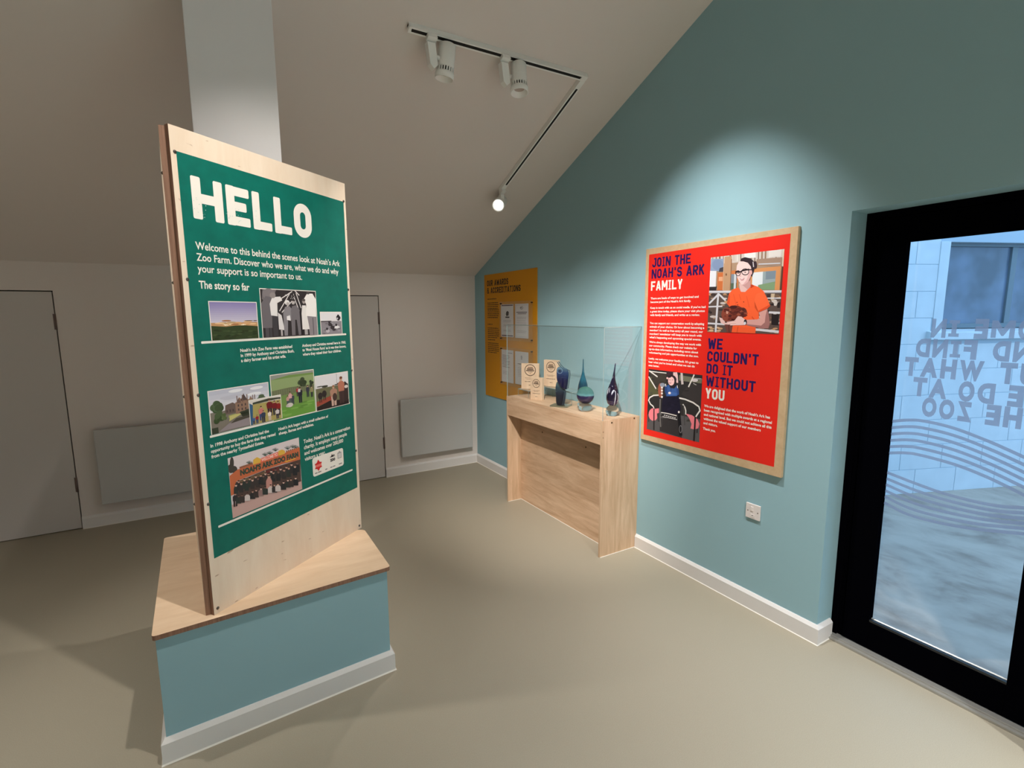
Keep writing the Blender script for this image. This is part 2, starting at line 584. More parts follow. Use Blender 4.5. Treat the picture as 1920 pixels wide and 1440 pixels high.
# ------------------------------------------------------------------ printed photographs (unit square 0..1)
class Pic(Flat):
    def __init__(self, w, h):
        super().__init__(0.00016)
        self.w, self.h = w, h

    def frame(self, *c):
        """draw on a sheet with these corners (top left, top right, bottom right, bottom left)"""
        import numpy as np
        A = []; B = []
        for (x, y), (u, v) in zip(c, ((0, 1), (1, 1), (1, 0), (0, 0))):
            A += [[x, y, 1, 0, 0, 0, -u * x, -u * y], [0, 0, 0, x, y, 1, -v * x, -v * y]]; B += [u, v]
        self.hm = list(np.linalg.solve(np.array(A, float), np.array(B, float))) + [1.0]
        self.sc = 1.0 / abs(c[1][0] - c[0][0])

    hm = None

    def q(self, pts):
        out = []
        for x, y in pts:
            if self.hm:
                a = self.hm; k = a[6] * x + a[7] * y + 1
                x, y = (a[0] * x + a[1] * y + a[2]) / k, (a[3] * x + a[4] * y + a[5]) / k
                x = min(1, max(0, x)); y = min(1, max(0, y))
            out.append((x * self.w, y * self.h))
        return out
    def g(self, pts, c, layer=1): self.poly(self.q(pts), P(*c), layer)
    def b(self, x0, y0, x1, y1, c, layer=1): self.g([(x0, y0), (x1, y0), (x1, y1), (x0, y1)], c, layer)
    def e(self, x, y, rx, ry, c, layer=1, rot=0.0):
        if self.hm:
            self.g([(x + rx * cos(2 * pi * k / 16), y + ry * sin(2 * pi * k / 16)) for k in range(16)], c, layer); return
        self.ell(x * self.w, y * self.h, rx * self.w, ry * self.h, P(*c), layer, 14, rot)
    def s(self, pts, w, c, layer=1, closed=False): self.stroke(self.q(pts), w * self.w * (self.sc if self.hm else 1), P(*c), layer, closed)

    def tree(self, x, y, rx, ry, c, layer=1, n=9):
        for k in range(n):
            a = random.uniform(0, 6.28); d = random.uniform(0, .75)
            j = random.uniform(-14, 14)
            self.e(min(.97, max(.03, x + rx * d * cos(a))), min(.96, max(.04, y + ry * d * sin(a))), min(rx * .45, .06 + rx * .2), ry * .42, tuple(int(max(0, min(255, v + j))) for v in c), layer)

    def man(self, x, y, h, top, legs, skin=(205, 165, 140), layer=3, wd=0.16, asp=1.0, hair=None):
        """small standing figure: feet at (x,y), height h; asp = picture height / width"""
        w = wd * h * asp
        self.g([(x - w * .75, y), (x - w * .1, y), (x - w * .02, y + h * .45), (x + w * .05, y + h * .45), (x + w * .15, y), (x + w * .75, y), (x + w * .85, y + h * .52), (x - w * .85, y + h * .52)], legs, layer)
        self.g([(x - w * .95, y + h * .46), (x + w * .95, y + h * .46), (x + w * 1.15, y + h * .75), (x + w * .5, y + h * .84), (x - w * .5, y + h * .84), (x - w * 1.15, y + h * .75)], top, layer + 1)
        self.e(x, y + h * .92, .075 * h * asp, .085 * h, skin, layer + 1)
        if hair: self.e(x, y + h * .965, .08 * h * asp, .05 * h, hair, layer + 2)


def framed(pic, border=0.0035):
    pic.rect(-border, -border * 0.2, pic.w + border, pic.h + border, M_print_white, 0)


# ------------------------------------------------------------------ the room
H, SL = 2.1153, 0.439           # eave height and roof slope
RIDGE = -4.75
OY0, OY1, OH = -3.8186, -4.665, 2.1514   # opening of the glazed door
XL, YF = -6.6, -9.4


def roof(y):
    return H - SL * y if y > RIDGE else H - SL * RIDGE - SL * (RIDGE - y)


def setting(o, label, cat):
    return tag(o, label, cat, kind='structure')


b = MB(); b.box((XL, YF, -0.06), (0.0, 0.12, 0), M_floor)
b.box((0.0, OY1, -0.06), (0.30, OY0, 0), M_floor)
setting(b.build('floor'), 'greige vinyl sheet floor of the exhibition room', 'floor')

b = MB()
b.prism([(0.3, H - SL * 0.3), (0.3, H - SL * 0.3 + .1), (RIDGE, roof(RIDGE) + .1), (YF, roof(YF) + .1), (YF, roof(YF)), (RIDGE, roof(RIDGE))],
        abs(XL) + 0.3, M_ceiling, 'x', XL)
setting(b.build('ceiling'), 'sloping plain white ceiling rising from the low back wall', 'ceiling')

# back wall with the two flush-door openings
D1 = (-4.42, -3.5995, 1.902); D2 = (-1.905, -1.0867, 1.893)
b = MB()
TOPB = H + 0.001
for x0, x1 in ((XL, D1[0]), (D1[1], D2[0]), (D2[1], 0.0)):
    b.box((x0, 0, 0), (x1, 0.12, TOPB), M_white_wall)
for d in (D1, D2):
    b.box((d[0], 0, d[2]), (d[1], 0.12, TOPB), M_white_wall)
    b.box((d[0] - .02, 0.07, 0), (d[1] + .02, 0.12, d[2] + .02), M_gap)
setting(b.build('wall_back'), 'low white back wall under the slope of the ceiling', 'wall')

b = MB()
def gable(y0, y1, z0):
    ys = [y0] + ([RIDGE] if y0 > RIDGE > y1 else []) + [y1]
    return [(y0, z0), (y1, z0)] + [(y, roof(y) + .02) for y in ys[::-1]]
b.prism(gable(0.12, OY0, 0), 0.3, M_blue, 'x', 0)
b.prism(gable(OY0, OY1, OH), 0.3, M_blue, 'x', 0)
b.prism(gable(OY1, YF, 0), 0.3, M_blue, 'x', 0)
setting(b.build('wall_right'), 'duck egg blue gable wall with posters and the glazed door', 'wall')

b = MB(); b.prism(gable(0.12, YF, 0), 0.1, M_white_wall, 'x', XL - .1)
setting(b.build('wall_left'), 'white gable wall at the far end of the room', 'wall')
b = MB(); b.box((XL, YF - .1, 0), (0.3, YF, roof(YF) + .02), M_white_wall)
setting(b.build('wall_front'), 'low white wall behind the camera', 'wall')


# skirting boards: chamfered top, thin white sealant bead at the floor
def skirting(name, runs, label):
    """runs: list of (p, q, normal) in plan; board stands 18 mm off the wall along normal"""
    mb = MB()
    for p, q, n, *mit in runs:
        m0, m1 = mit or (0, 0)
        p = Vector(p); q = Vector(q); d = (q - p); L = d.length; d.normalize(); n = Vector(n)
        def at(s, o, z): v = p + d * s + n * o; return (v.x, v.y, z)
        prof = [(0, 0), (0.018, 0), (0.018, 0.084), (0.006, 0.1), (0, 0.1)]
        t = bmesh.new()
        A = [t.verts.new(at(-o * m0, o, z)) for o, z in prof]; B = [t.verts.new(at(L + o * m1, o, z)) for o, z in prof]
        t.faces.new(A); t.faces.new(B[::-1])
        for i in range(5):
            j = (i + 1) % 5
            t.faces.new((A[i], B[i], B[j], A[j]))
        bmesh.ops.recalc_face_normals(t, faces=t.faces[:])
        mb.absorb(t, M_skirt)
        t = bmesh.new()
        A = [t.verts.new(at(-o * m0, o, z)) for o, z in ((.018, 0), (.022, 0), (.018, .004))]
        B = [t.verts.new(at(L + o * m1, o, z)) for o, z in ((.018, 0), (.022, 0), (.018, .004))]
        t.faces.new(A); t.faces.new(B[::-1])
        for i in range(3):
            t.faces.new((A[i], B[i], B[(i + 1) % 3], A[(i + 1) % 3]))
        bmesh.ops.recalc_face_normals(t, faces=t.faces[:])
        mb.absorb(t, M_sealant)
    return setting(mb.build(name), label, 'skirting')


CY0, CY1, CX, CZ = -1.264, -2.539, -0.345, 0.977       # display cabinet
skirting('baseboard_back', [((XL, 0), (D1[0], 0), (0, -1)), ((D1[1], 0), (D2[0], 0), (0, -1)), ((D2[1], 0), (0, 0), (0, -1))],
         'white skirting board along the back wall')
skirting('baseboard_right', [((0, 0), (0, CY0 + .002), (-1, 0)), ((0, CY1 - .002), (0, OY0), (-1, 0), 0, 1),
                             ((0, OY0), (0.118, OY0), (0, -1), 1, 0), ((0, OY1), (0, YF), (-1, 0))],
         'white skirting board along the blue wall')

# flush doors in the back wall
def flush_door(name, d, label):
    g = 0.008
    r = empty(name, ((d[0] + d[1]) / 2, 0, 0))
    setting(r, label, 'door')
    cx = (d[0] + d[1]) / 2
    mb = MB(); mb.box((d[0] - cx + g, 0.001, 0.006), (d[1] - cx - g, 0.04, d[2] - g), M_door_white, 0.0015)
    mb.build('door_leaf', r)
    for z in (0.37, 1.667):
        mb = MB()
        mb.lathe([(0.006, -0.06), (0.006, 0.06)], M_hinge, 12, Matrix.Translation((d[1] - cx - g / 2, -0.004, z)))
        mb.box((d[1] - cx - .018, -0.001, z - .06), (d[1] - cx - .003, 0.002, z + .06), M_hinge)
        mb.build('hinge', r)
    return r
flush_door('door_1', D1, 'flush white cupboard door at the left edge of the photo')
flush_door('door_2', D2, 'flush white cupboard door half hidden by the green board')

# square column through the middle of the board
b = MB(); b.box((-2.587, -2.50, 0.532), (-2.247, -2.29, roof(-2.50) + .005), M_column, 0.004)
setting(b.build('column'), 'square white column rising out of the plywood board to the ceiling', 'column')

# panel heaters
def heater(x, label):
    r = empty('panel_heater', (x, -.0016, 0.205)); tag(r, label, 'heater', 'wall panel heaters')
    mb = MB(); mb.box((-.415, -0.078, 0), (.415, -0.040, 0.615), M_heater, 0.008); mb.build('front_panel', r)
    mb = MB(); mb.box((-.385, -0.040, 0.03), (.385, -0.012, 0.585), M_heater_box, 0.004); mb.build('casing', r)
    for sx in (-.25, .25):
        mb = MB(); mb.box((sx - .02, -0.014, 0.08), (sx + .02, 0, 0.54), M_heater_box); mb.build('bracket', r)
    return r
h0 = heater(-0.512, 'flat white panel heater under the slope in the right corner of the back wall')
dup(h0, (-3.035, -.0016, 0.195), 0, 'flat white panel heater beside the left cupboard door')

# ------------------------------------------------------------------ plinth
PZ = 0.53
b0 = empty('display_plinth', (-2.41, -2.44, 0))
tag(b0, 'blue boxed plinth with white skirting and a plywood top around the column', 'plinth')
ox, oy = -2.41, -2.44
body = [(-2.857, -2.947), (-1.957, -2.887), (-1.950, -2.445), (-2.04, -2.40), (-2.45, -2.0), (-2.872, -1.994)]
mb = MB(); mb.prism([(x - ox, y - oy) for x, y in body], 0.511, M_blue, 'z', 0); mb.build('body', b0)
# skirting wraps the plinth
mb = MB()
def offset_poly(pts, d):
    n = len(pts); out = []
    for i in range(n):
        p0 = Vector(pts[i - 1]); p = Vector(pts[i]); p1 = Vector(pts[(i + 1) % n])
        a = (p - p0).normalized(); c = (p1 - p).normalized()
        na = Vector((a.y, -a.x)); nc = Vector((c.y, -c.x))
        bis = (na + nc).normalized(); k = d / max(.3, bis.dot(na))
        out.append(tuple(p + bis * k))
    return out
loc = [(x - ox, y - oy) for x, y in body]
P0 = loc; P1 = offset_poly(loc, 0.018); P2 = offset_poly(loc, 0.006)
t = bmesh.new()
rings = [[t.verts.new((x, y, z)) for x, y in pts] for pts, z in ((P1, 0), (P1, .084), (P2, .1), (offset_poly(loc, -.003), .1))]
for A, B in zip(rings, rings[1:]):
    for i in range(len(loc)):
        j = (i + 1) % len(loc); t.faces.new((A[i], A[j], B[j], B[i]))
mb.absorb(t, M_skirt)
t = bmesh.new()
P3 = offset_poly(loc, 0.023)
rings = [[t.verts.new((x, y, z)) for x, y in pts] for pts, z in ((P3, 0), (P1, .005))]
for i in range(len(loc)):
    j = (i + 1) % len(loc); t.faces.new((rings[0][i], rings[0][j], rings[1][j], rings[1][i]))
mb.absorb(t, M_sealant)
mb.build('skirting', b0)
# plywood top with rounded corners
def rounded(pts, r, n=5):
    out = []; m = len(pts)
    for i in range(m):
        p0 = Vector(pts[i - 1]); p = Vector(pts[i]); p1 = Vector(pts[(i + 1) % m])
        a = (p0 - p).normalized(); c = (p1 - p).normalized()
        s = p + a * r; e = p + c * r
        for k in range(n + 1):
            q = k / n
            out.append(tuple(s * (1 - q) ** 2 + p * 2 * q * (1 - q) + e * q * q))
    return out
top = [(-2.866, -2.9635), (-1.944, -2.9015), (-1.938, -2.427), (-2.02, -2.385), (-2.44, -1.98), (-2.886, -1.977)]
mb = MB(); mb.prism(rounded([(x - ox, y - oy) for x, y in top], 0.016), 0.019, M_ply_top, 'z', 0.511)
tp = mb.build('plywood_top', b0)
tp.data.materials.append(M_ply_edge)
for p in tp.data.polygons:
    if abs(p.normal.z) < .5: p.material_index = 1

# ------------------------------------------------------------------ the three-sided plywood board round the column
A0 = Vector((-2.663, -2.9267)); ANG = radians(36.82); BW = 0.898; BH = 1.826; TH = 0.018
hb = empty('information_board', (A0.x, A0.y, PZ), ANG)
tag(hb, 'tall plywood board with a green welcome print, standing askew on the blue plinth', 'information board')


def edged_box(mb, a, bb, face, edge, thin):
    mb.box(a, bb, face)
    return mb


mb = MB(); mb.box((0, 0, 0), (BW, TH, BH), M_ply)
fp = mb.build('front_panel', hb)
fp.data.materials.append(M_ply_edge)
for p in fp.data.polygons:
    if abs(p.normal.y) < .5: p.material_index = 1
_ca, _sa = cos(-ANG), sin(-ANG)
def to_local(x, y):
    dx, dy = x - A0.x, y - A0.y
    return (dx * _ca - dy * _sa, dx * _sa + dy * _ca)
def side_panel(p, q, inward, name):
    p = Vector(p); q = Vector(q); d = (q - p).normalized(); n = Vector((-d.y, d.x)) * inward
    pts = [p, q, q + n * TH, p + n * TH]
    m2 = MB(); m2.prism([to_local(*v) for v in pts], BH - .004, M_ply, 'z', 0)
    o = m2.build(name, hb)
    o.data.materials.append(M_ply_edge)
    ln = [(pts[i] - pts[(i + 1) % 4]).length for i in range(4)]
    for pl in o.data.polygons:
        xs = [o.data.vertices[i].co for i in pl.vertices]
        w = max((a - c).length for a in xs for c in xs if abs(a.z - c.z) < .01)
        if abs(pl.normal.z) > .5 or w < .05: pl.material_index = 1
    return p, q, d, n
# left panel recedes almost along the line of sight; its end grain shows beside the front panel
nx, ny = -sin(ANG), cos(ANG)
Ap = Vector((A0.x + nx * TH - 0.0183, A0.y + ny * TH + .0008))
Cp = Ap + Vector((-0.045, 0.87))
side_panel(Ap, Cp, -1, 'left_panel')
Bp = Vector((A0.x + cos(ANG) * BW + nx * (TH + .001) - .002, A0.y + sin(ANG) * BW + ny * (TH + .001)))
cb = (Cp - Bp)
side_panel(Bp, Bp + cb * 0.965, -1, 'rear_panel')


def dome_screw(name, parent, pos, m=M_screw, r=0.0065, axis='-y', h=0.0035):
    prof = [(r, 0), (r * .92, h * .45), (r * .6, h * .85), (0.0, h)]
    rot = {'-y': Matrix.Rotation(radians(90), 4, 'X'), 'x-': Matrix.Rotation(radians(-90), 4, 'Y')}[axis]
    m2 = MB(); m2.lathe(prof, m, 14, rot, caps=True)
    o = m2.build(name, parent); o.location = pos
    return o


for u, v in ((.016, 1.738), (.884, 1.738), (.019, 1.301), (.886, 1.300), (.019, .877), (.881, .880), (.018, .452), (.884, .443), (.017, .022), (.880, .018)):
    dome_screw('screw', hb, (u, -0.0, v))
# screws of the left panel, standing out past the edge
for v in (1.67, 1.29, .87, .45):
    p = Ap + (Cp - Ap).normalized() * 0.03
    lx, ly = to_local(p.x, p.y)
    m2 = MB(); m2.lathe([(0.006, 0), (0.0055, .002), (0, .006)], M_screw, 12, Matrix.Rotation(radians(-90) - 0.0, 4, 'Y'))
    o = m2.build('screw', hb); o.location = (lx, ly, v); o.rotation_euler = (0, 0, -ANG - .05)

# green print
F = Flat()
F.poly([(.021, 1.742), (.021, .228), (.879, .238), (.883, 1.735)], M_green, 1)
F.build('green_print', hb)
F = Flat(); F.caps('HELLO', .064, 1.522, .150, .588, M_print_white, 2, t=.25, gap=.10, wd={'H': 1.12, 'E': .93, 'L': .84, 'O': .95})
# worn speckles in the letters
for _ in range(120):
    x = random.uniform(.068, .64); z = random.uniform(1.525, 1.6)
    if (x < .12 or .20 < x < .27 or .33 < x < .36): F.ell(x, z, random.uniform(.0008, .0022), random.uniform(.0008, .002), P(170, 205, 196), 3, 6)
F.build('heading', hb)
F = Flat(); F.lines([("Welcome to this behind the scenes look at Noah\u2019s Ark", .770), ("Zoo Farm. Discover who we are, what we do and why", .757), ("your support is so important to us.", .510)], .061, 1.4125, .0265, .041, M_print_white, 2, .014); F.build('text_block', hb)
F = Flat(); F.text('The story so far', .061, 1.271, .0275, M_print_white, 2, .220, .022); F.build('text_block', hb)
F = Flat(); F.lines([("Noah\u2019s Ark Zoo Farm was established", .272), ("in 1999 by Anthony and Christina Bush,", .282), ("a dairy farmer and his artist wife.", .232)], .214, 1.024, .0125, .0205, M_print_white, 2, .03); F.build('text_block', hb)
F = Flat(); F.lines([("Anthony and Christina moved here in 1960,", .300), ("to \u2018Moat House Farm\u2019 as it was then known,", .300), ("where they raised their four children.", .262)], .546, 1.024, .0125, .0205, M_print_white, 2, .03); F.build('text_block', hb)
F = Flat(); F.lines([("In 1998 Anthony and Christina had the", .276), ("opportunity to buy the farm that they rented", .310), ("from the nearby Tyntesfield Estate.", .246)], .048, .668, .0125, .0215, M_print_white, 2, .03); F.build('text_block', hb)
F = Flat(); F.lines([("Noah\u2019s Ark began with a small collection of", .312), ("sheep, llamas and wallabies.", .212)], .376, .664, .0125, .0205, M_print_white, 2, .03); F.build('text_block', hb)
F = Flat(); F.lines([("Today, Noah\u2019s Ark is a conservation", .327), ("charity. It employs many people", .300), ("and welcomes over 200,000", .270), ("visitors a year.", .138)], .517, .571, .0175, .0285, M_print_white, 2, .024); F.build('text_block', hb)
for u0, u1, v in ((.049, .852, 1.071), (.049, .853, .710), (.050, .847, .347)):
    F = Flat(); F.rect(u0, v - .0045, u1, v + .0045, M_print_white, 2, r=.003)
    F.build('rule_line', hb)

# -- photographs on the green print
p = Pic(.212, .146); framed(p)                                  # sunset over fields
for k in range(10):
    y0 = .44 + .56 * k / 10
    f = k / 9
    p.b(0, y0, 1, y0 + .058, (int(205 - 62 * f), int(198 - 66 * f), int(214 - 34 * f)), 1)
p.b(0, 0, 1, .46, (198, 150, 104), 1)
for k in range(14):
    p.e(random.uniform(.1, .9), random.uniform(.40, .52), .1, .022, random.choice([(222, 170, 120), (176, 120, 78), (236, 196, 150), (190, 160, 120)]), 2)
p.e(.8, .50, .1, .012, (96, 78, 60), 3); p.e(.95, .50, .05, .012, (90, 74, 58), 3)
for k in range(9): p.e(random.uniform(.2, .75), random.uniform(.385, .43), .025, .010, (250, 232, 205), 3)
p.g([(0, 0), (1, 0), (1, .34), (.75, .37), (.5, .375), (.3, .35), (.1, .37), (0, .38)], (54, 68, 38), 4)
for k in range(26): p.e(random.uniform(.06, .94), random.uniform(.05, .29), .055, .022, random.choice([(64, 80, 46), (40, 54, 28), (72, 86, 52), (48, 58, 30)]), 5)
p.build('photograph', hb, -.0006, .095, 1.076)

p = Pic(.317, .204); framed(p)                                  # old wedding picture, sticks held in an arch
p.b(0, 0, 1, 1, (52, 47, 48), 1)
p.g([(.04, 1), (.27, 1), (.2, .82), (.16, .62), (.02, .8)], (120, 112, 114), 2)
p.e(.14, .90, .11, .12, (132, 124, 126), 3)
for a, c in (((.3, .55), (.5, .93)), ((.34, .52), (.56, .80)), ((.22, .72), (.55, .98)), ((.66, .55), (.58, .85)), ((.7, .62), (.62, .95)), ((.68, .9), (.60, 1.0))): p.s([a, c], .014, (225, 218, 216), 3)
p.g([(.0, .2), (.16, .2), (.18, .84), (.08, .86), (.0, .7)], (112, 106, 110), 4)
p.b(.04, 0, .1, .2, (84, 78, 82), 4); p.b(.11, 0, .15, .2, (70, 66, 70), 4)
p.g([(.15, .46), (.26, .44), (.27, .72), (.36, .78), (.33, .86), (.19, .84), (.14, .7)], (236, 230, 228), 5)
p.e(.2, .88, .05, .06, (150, 140, 138), 5)
p.g([(.17, .02), (.25, .02), (.26, .45), (.17, .45)], (66, 62, 66), 4)
p.g([(.27, .16), (.37, .14), (.33, .46), (.27, .52)], (226, 220, 220), 5)
p.b(.30, .02, .33, .16, (190, 182, 182), 5)
p.g([(.36, .02), (.42, .02), (.44, .36), (.5, .36), (.5, .02), (.53, .02), (.52, .6), (.48, .66), (.4, .64), (.36, .5)], (140, 134, 138), 5)
p.g([(.42, .36), (.49, .34), (.48, .46), (.42, .44)], (235, 230, 230), 6)
p.e(.445, .735, .045, .055, (236, 232, 230), 6); p.e(.455, .705, .03, .04, (190, 180, 178), 7)
p.g([(.51, .02), (.56, .02), (.57, .36), (.6, .36), (.62, .02), (.67, .02), (.66, .6), (.6, .68), (.53, .66), (.5, .56)], (116, 110, 114), 6)
p.e(.555, .745, .032, .05, (186, 176, 174), 7); p.e(.56, .79, .034, .022, (60, 54, 54), 8)
p.g([(.67, .02), (.72, .05), (.72, .55), (.67, .55)], (36, 32, 34), 5)
p.g([(.70, .14), (.84, .14), (.80, .50), (.79, .68), (.72, .68), (.70, .5)], (232, 226, 222), 6)
p.b(.74, .02, .80, .14, (176, 168, 168), 6); p.e(.755, .77, .03, .055, (172, 160, 156), 7); p.e(.755, .80, .032, .03, (90, 82, 80), 8)
p.g([(.78, .44), (.99, .42), (1, .82), (.94, .95), (.83, .95), (.76, .82), (.80, .7)], (242, 236, 232), 7)
p.g([(.84, .0), (1, .0), (1, .42), (.80, .43)], (142, 134, 138), 6); p.b(.91, 0, .925, .4, (90, 84, 88), 7)
p.e(.85, .965, .035, .035, (80, 74, 74), 7)
for k in range(16): p.e(random.uniform(.42, .6), random.uniform(.7, .95), .005, .008, (240, 236, 232), 9)
p.build('photograph', hb, -.0006, .332, 1.076)

p = Pic(.146, .106); framed(p)                                  # children on a lawn, black and white
p.b(0, 0, 1, 1, (226, 222, 224), 1); p.b(0, 0, 1, .6, (142, 136, 142), 2)
p.tree(.86, .76, .12, .18, (40, 36, 40), 3, 10); p.b(.0, .57, .5, .62, (74, 68, 72), 3)
p.e(.8, .72, .03, .05, (200, 196, 200), 4)
for k in range(18): p.e(random.uniform(.1, .9), random.uniform(.05, .5), .07, .03, random.choice([(166, 160, 166), (116, 110, 116), (150, 144, 150)]), 3)
for x, y in ((.3, .15), (.42, .45), (.52, .3), (.6, .22), (.75, .32)):
    p.e(x, y, .09, .08, random.choice([(214, 208, 212), (60, 54, 58), (190, 182, 188)]), 4); p.e(x - .03, y + .1, .05, .06, (50, 44, 48), 5)
p.g([(.62, .25), (.9, .28), (.88, .34), (.66, .36)], (232, 228, 230), 5)
p.build('photograph', hb, -.0006, .675, 1.076)

p = Pic(.277, .166); framed(p)                                  # manor house
for k in range(5): p.b(0, .5 + k * .1, 1, .602 + k * .1, (int(226 - 8 * k), int(222 - 7 * k), int(228 - 5 * k)), 1)
for k in range(8): p.e(random.uniform(.15, .85), random.uniform(.72, .93), .12, .04, random.choice([(236, 234, 238), (196, 194, 206)]), 2)
p.b(0, 0, 1, .5, (128, 120, 108), 1)
p.tree(.12, .58, .12, .2, (74, 92, 62), 3, 12); p.tree(.88, .62, .12, .1, (92, 108, 82), 3, 8)
p.g([(.22, .40), (.42, .40), (.42, .60), (.36, .66), (.24, .62)], (110, 92, 84), 4)
p.g([(.40, .36), (.74, .36), (.74, .62), (.70, .66), (.67, .74), (.64, .66), (.58, .70), (.55, .84), (.51, .70), (.47, .76), (.44, .66), (.40, .64)], (150, 118, 98), 5)
p.g([(.49, .66), (.55, .83), (.61, .66)], (88, 72, 72), 6); p.g([(.42, .62), (.46, .74), (.5, .62)], (112, 88, 80), 6)
for x in (.43, .52, .6, .70, .735): p.b(x, .62, x + .014, .80 if x < .7 else .76, (120, 92, 78), 6)
for x in (.44, .50, .56, .62, .68):
    for y in (.43, .53): p.b(x, y, x + .02, y + .055, (70, 60, 62), 6)
for x in (.25, .3, .35): p.b(x, .44, x + .02, .5, (78, 66, 62), 5)
p.g([(.28, .22), (.5, .34), (.5, .38), (.3, .34)], (200, 190, 120), 4); p.g([(.28, .3), (.62, .36), (.6, .4), (.28, .36)], (170, 170, 100), 3)
p.tree(.60, .34, .14, .08, (54, 60, 44), 6, 10)
p.tree(.12, .36, .10, .17, (72, 90, 56), 6, 12); p.tree(.2, .33, .06, .1, (96, 112, 70), 7, 7)
p.g([(.1, .02), (1, .02), (1, .22), (.5, .2), (.28, .18)], (150, 138, 140), 5)
p.g([(.3, .16), (.66, .22), (.66, .28), (.4, .26)], (78, 72, 62), 6)
p.b(0, 0, .1, .14, (60, 66, 50), 6)
p.build('photograph', hb, -.0006, .059, .717)

p = Pic(.163, .103)                                             # visitors in red and blue
p.rect(-.003, -.001, p.w + .003, p.h + .003, M_print_white, 0)
p.b(0, 0, 1, 1, (222, 214, 206), 1); p.b(0, 0, 1, .82, (176, 160, 96), 2); p.g([(.1, .82), (.9, .86), (1, .84), (1, .92), (.6, .96), (.1, .9)], (66, 70, 54), 3)
p.g([(0, 0), (.06, 0), (.1, .8), (.0, .9)], (56, 96, 130), 3)
for x, y, h, tp_, lg in ((.62, .2, .72, (112, 30, 34), (60, 40, 46)), (.9, .15, .62, (140, 34, 32), (60, 46, 50)), (.78, .2, .62, (120, 30, 34), (50, 50, 60)), (.34, .1, .6, (200, 120, 110), (60, 70, 110)), (.2, .02, .35, (150, 40, 50), (50, 70, 110)), (.4, .0, .5, (52, 62, 84), (40, 46, 64)), (.6, .02, .42, (232, 218, 205), (210, 190, 180)), (.86, .02, .45, (214, 202, 200), (66, 66, 80)), (.1, .02, .3, (70, 96, 150), (50, 60, 90))):
    p.man(x, y, h, tp_, lg, layer=4, wd=.2, asp=.63, hair=(96, 66, 50))
p.build('photograph', hb, -.0020, .235, .717)

p = Pic(.252, .200); framed(p)                                  # green field with families
p.b(0, 0, 1, 1, (118, 148, 78), 1); p.g([(0, .9), (.4, .96), (1, .94), (1, 1), (0, 1)], (150, 150, 142), 2)
p.b(0, .62, 1, .9, (146, 164, 112), 2); p.g([(0, .52), (.55, .54), (1, .5), (1, .66), (.4, .68), (0, .66)], (110, 116, 84), 3)
for k in range(20): p.s([(k / 20 + .02, .50), (k / 20 + .02, .66)], .006, (140, 136, 110), 4)
p.tree(.68, .74, .12, .12, (58, 70, 46), 5, 12); p.tree(.92, .68, .07, .08, (62, 70, 52), 5, 6)
p.b(0, 0, 1, .26, (108, 156, 66), 2)
for k in range(14): p.e(random.uniform(.1, .9), random.uniform(.05, .3), .1, .02, random.choice([(126, 170, 80), (98, 142, 60), (116, 160, 74)]), 3)
for x, y, h, tp_, lg in ((.40, .3, .28, (220, 170, 170), (90, 92, 96)), (.46, .28, .24, (70, 74, 84), (60, 62, 76)), (.34, .28, .22, (196, 150, 140), (80, 84, 96)), (.58, .44, .22, (170, 50, 56), (72, 60, 66)), (.64, .28, .36, (40, 40, 50), (34, 36, 46)), (.62, .44, .2, (206, 200, 200), (80, 80, 80)), (.83, .38, .28, (58, 60, 70), (56, 58, 66)), (.93, .36, .26, (150, 140, 100), (54, 54, 58))):
    p.man(x, y, h, tp_, lg, layer=5, wd=.17, asp=.8, hair=(70, 50, 42))
p.e(.38, .28, .075, .05, (214, 206, 196), 8); p.e(.32, .27, .03, .03, (196, 186, 176), 9)
p.build('photograph', hb, -.0006, .353, .711)

p = Pic(.232, .167); framed(p)                                  # two people beside cattle on red ground
p.b(0, 0, 1, 1, (228, 224, 226), 1); p.b(0, 0, 1, .64, (112, 110, 82), 2)
p.tree(.25, .68, .2, .04, (70, 72, 62), 3, 9); p.tree(.7, .68, .15, .04, (70, 72, 62), 3, 7)
p.g([(0, .12), (.5, .24), (.5, .38), (0, .26)], (160, 74, 58), 3); p.g([(0, 0), (1, 0), (1, .14), (.4, .22), (0, .1)], (44, 34, 32), 3)
for x, y in ((.12, .42), (.24, .46)): p.e(x, y, .07, .1, (52, 44, 42), 4); p.b(x - .03, y - .2, x - .01, y, (44, 38, 36), 4); p.b(x + .02, y - .2, x + .04, y, (44, 38, 36), 4)
p.g([(.74, .12), (.98, .1), (1, .6), (.9, .72), (.72, .6)], (58, 46, 44), 4)
p.man(.52, .04, .62, (176, 134, 112), (206, 172, 156), layer=5, wd=.22, asp=.72, hair=(160, 110, 80))
p.e(.55, .3, .07, .12, (74, 56, 50), 8)
p.man(.77, .06, .82, (188, 120, 96), (72, 52, 50), layer=5, wd=.16, asp=.72, hair=(120, 72, 50))
p.s([(.64, .66), (.64, 1)], .008, (120, 116, 116), 4)
p.e(.93, .55, .06, .05, (226, 214, 206), 6)
p.build('photograph', hb, -.0006, .614, .709)

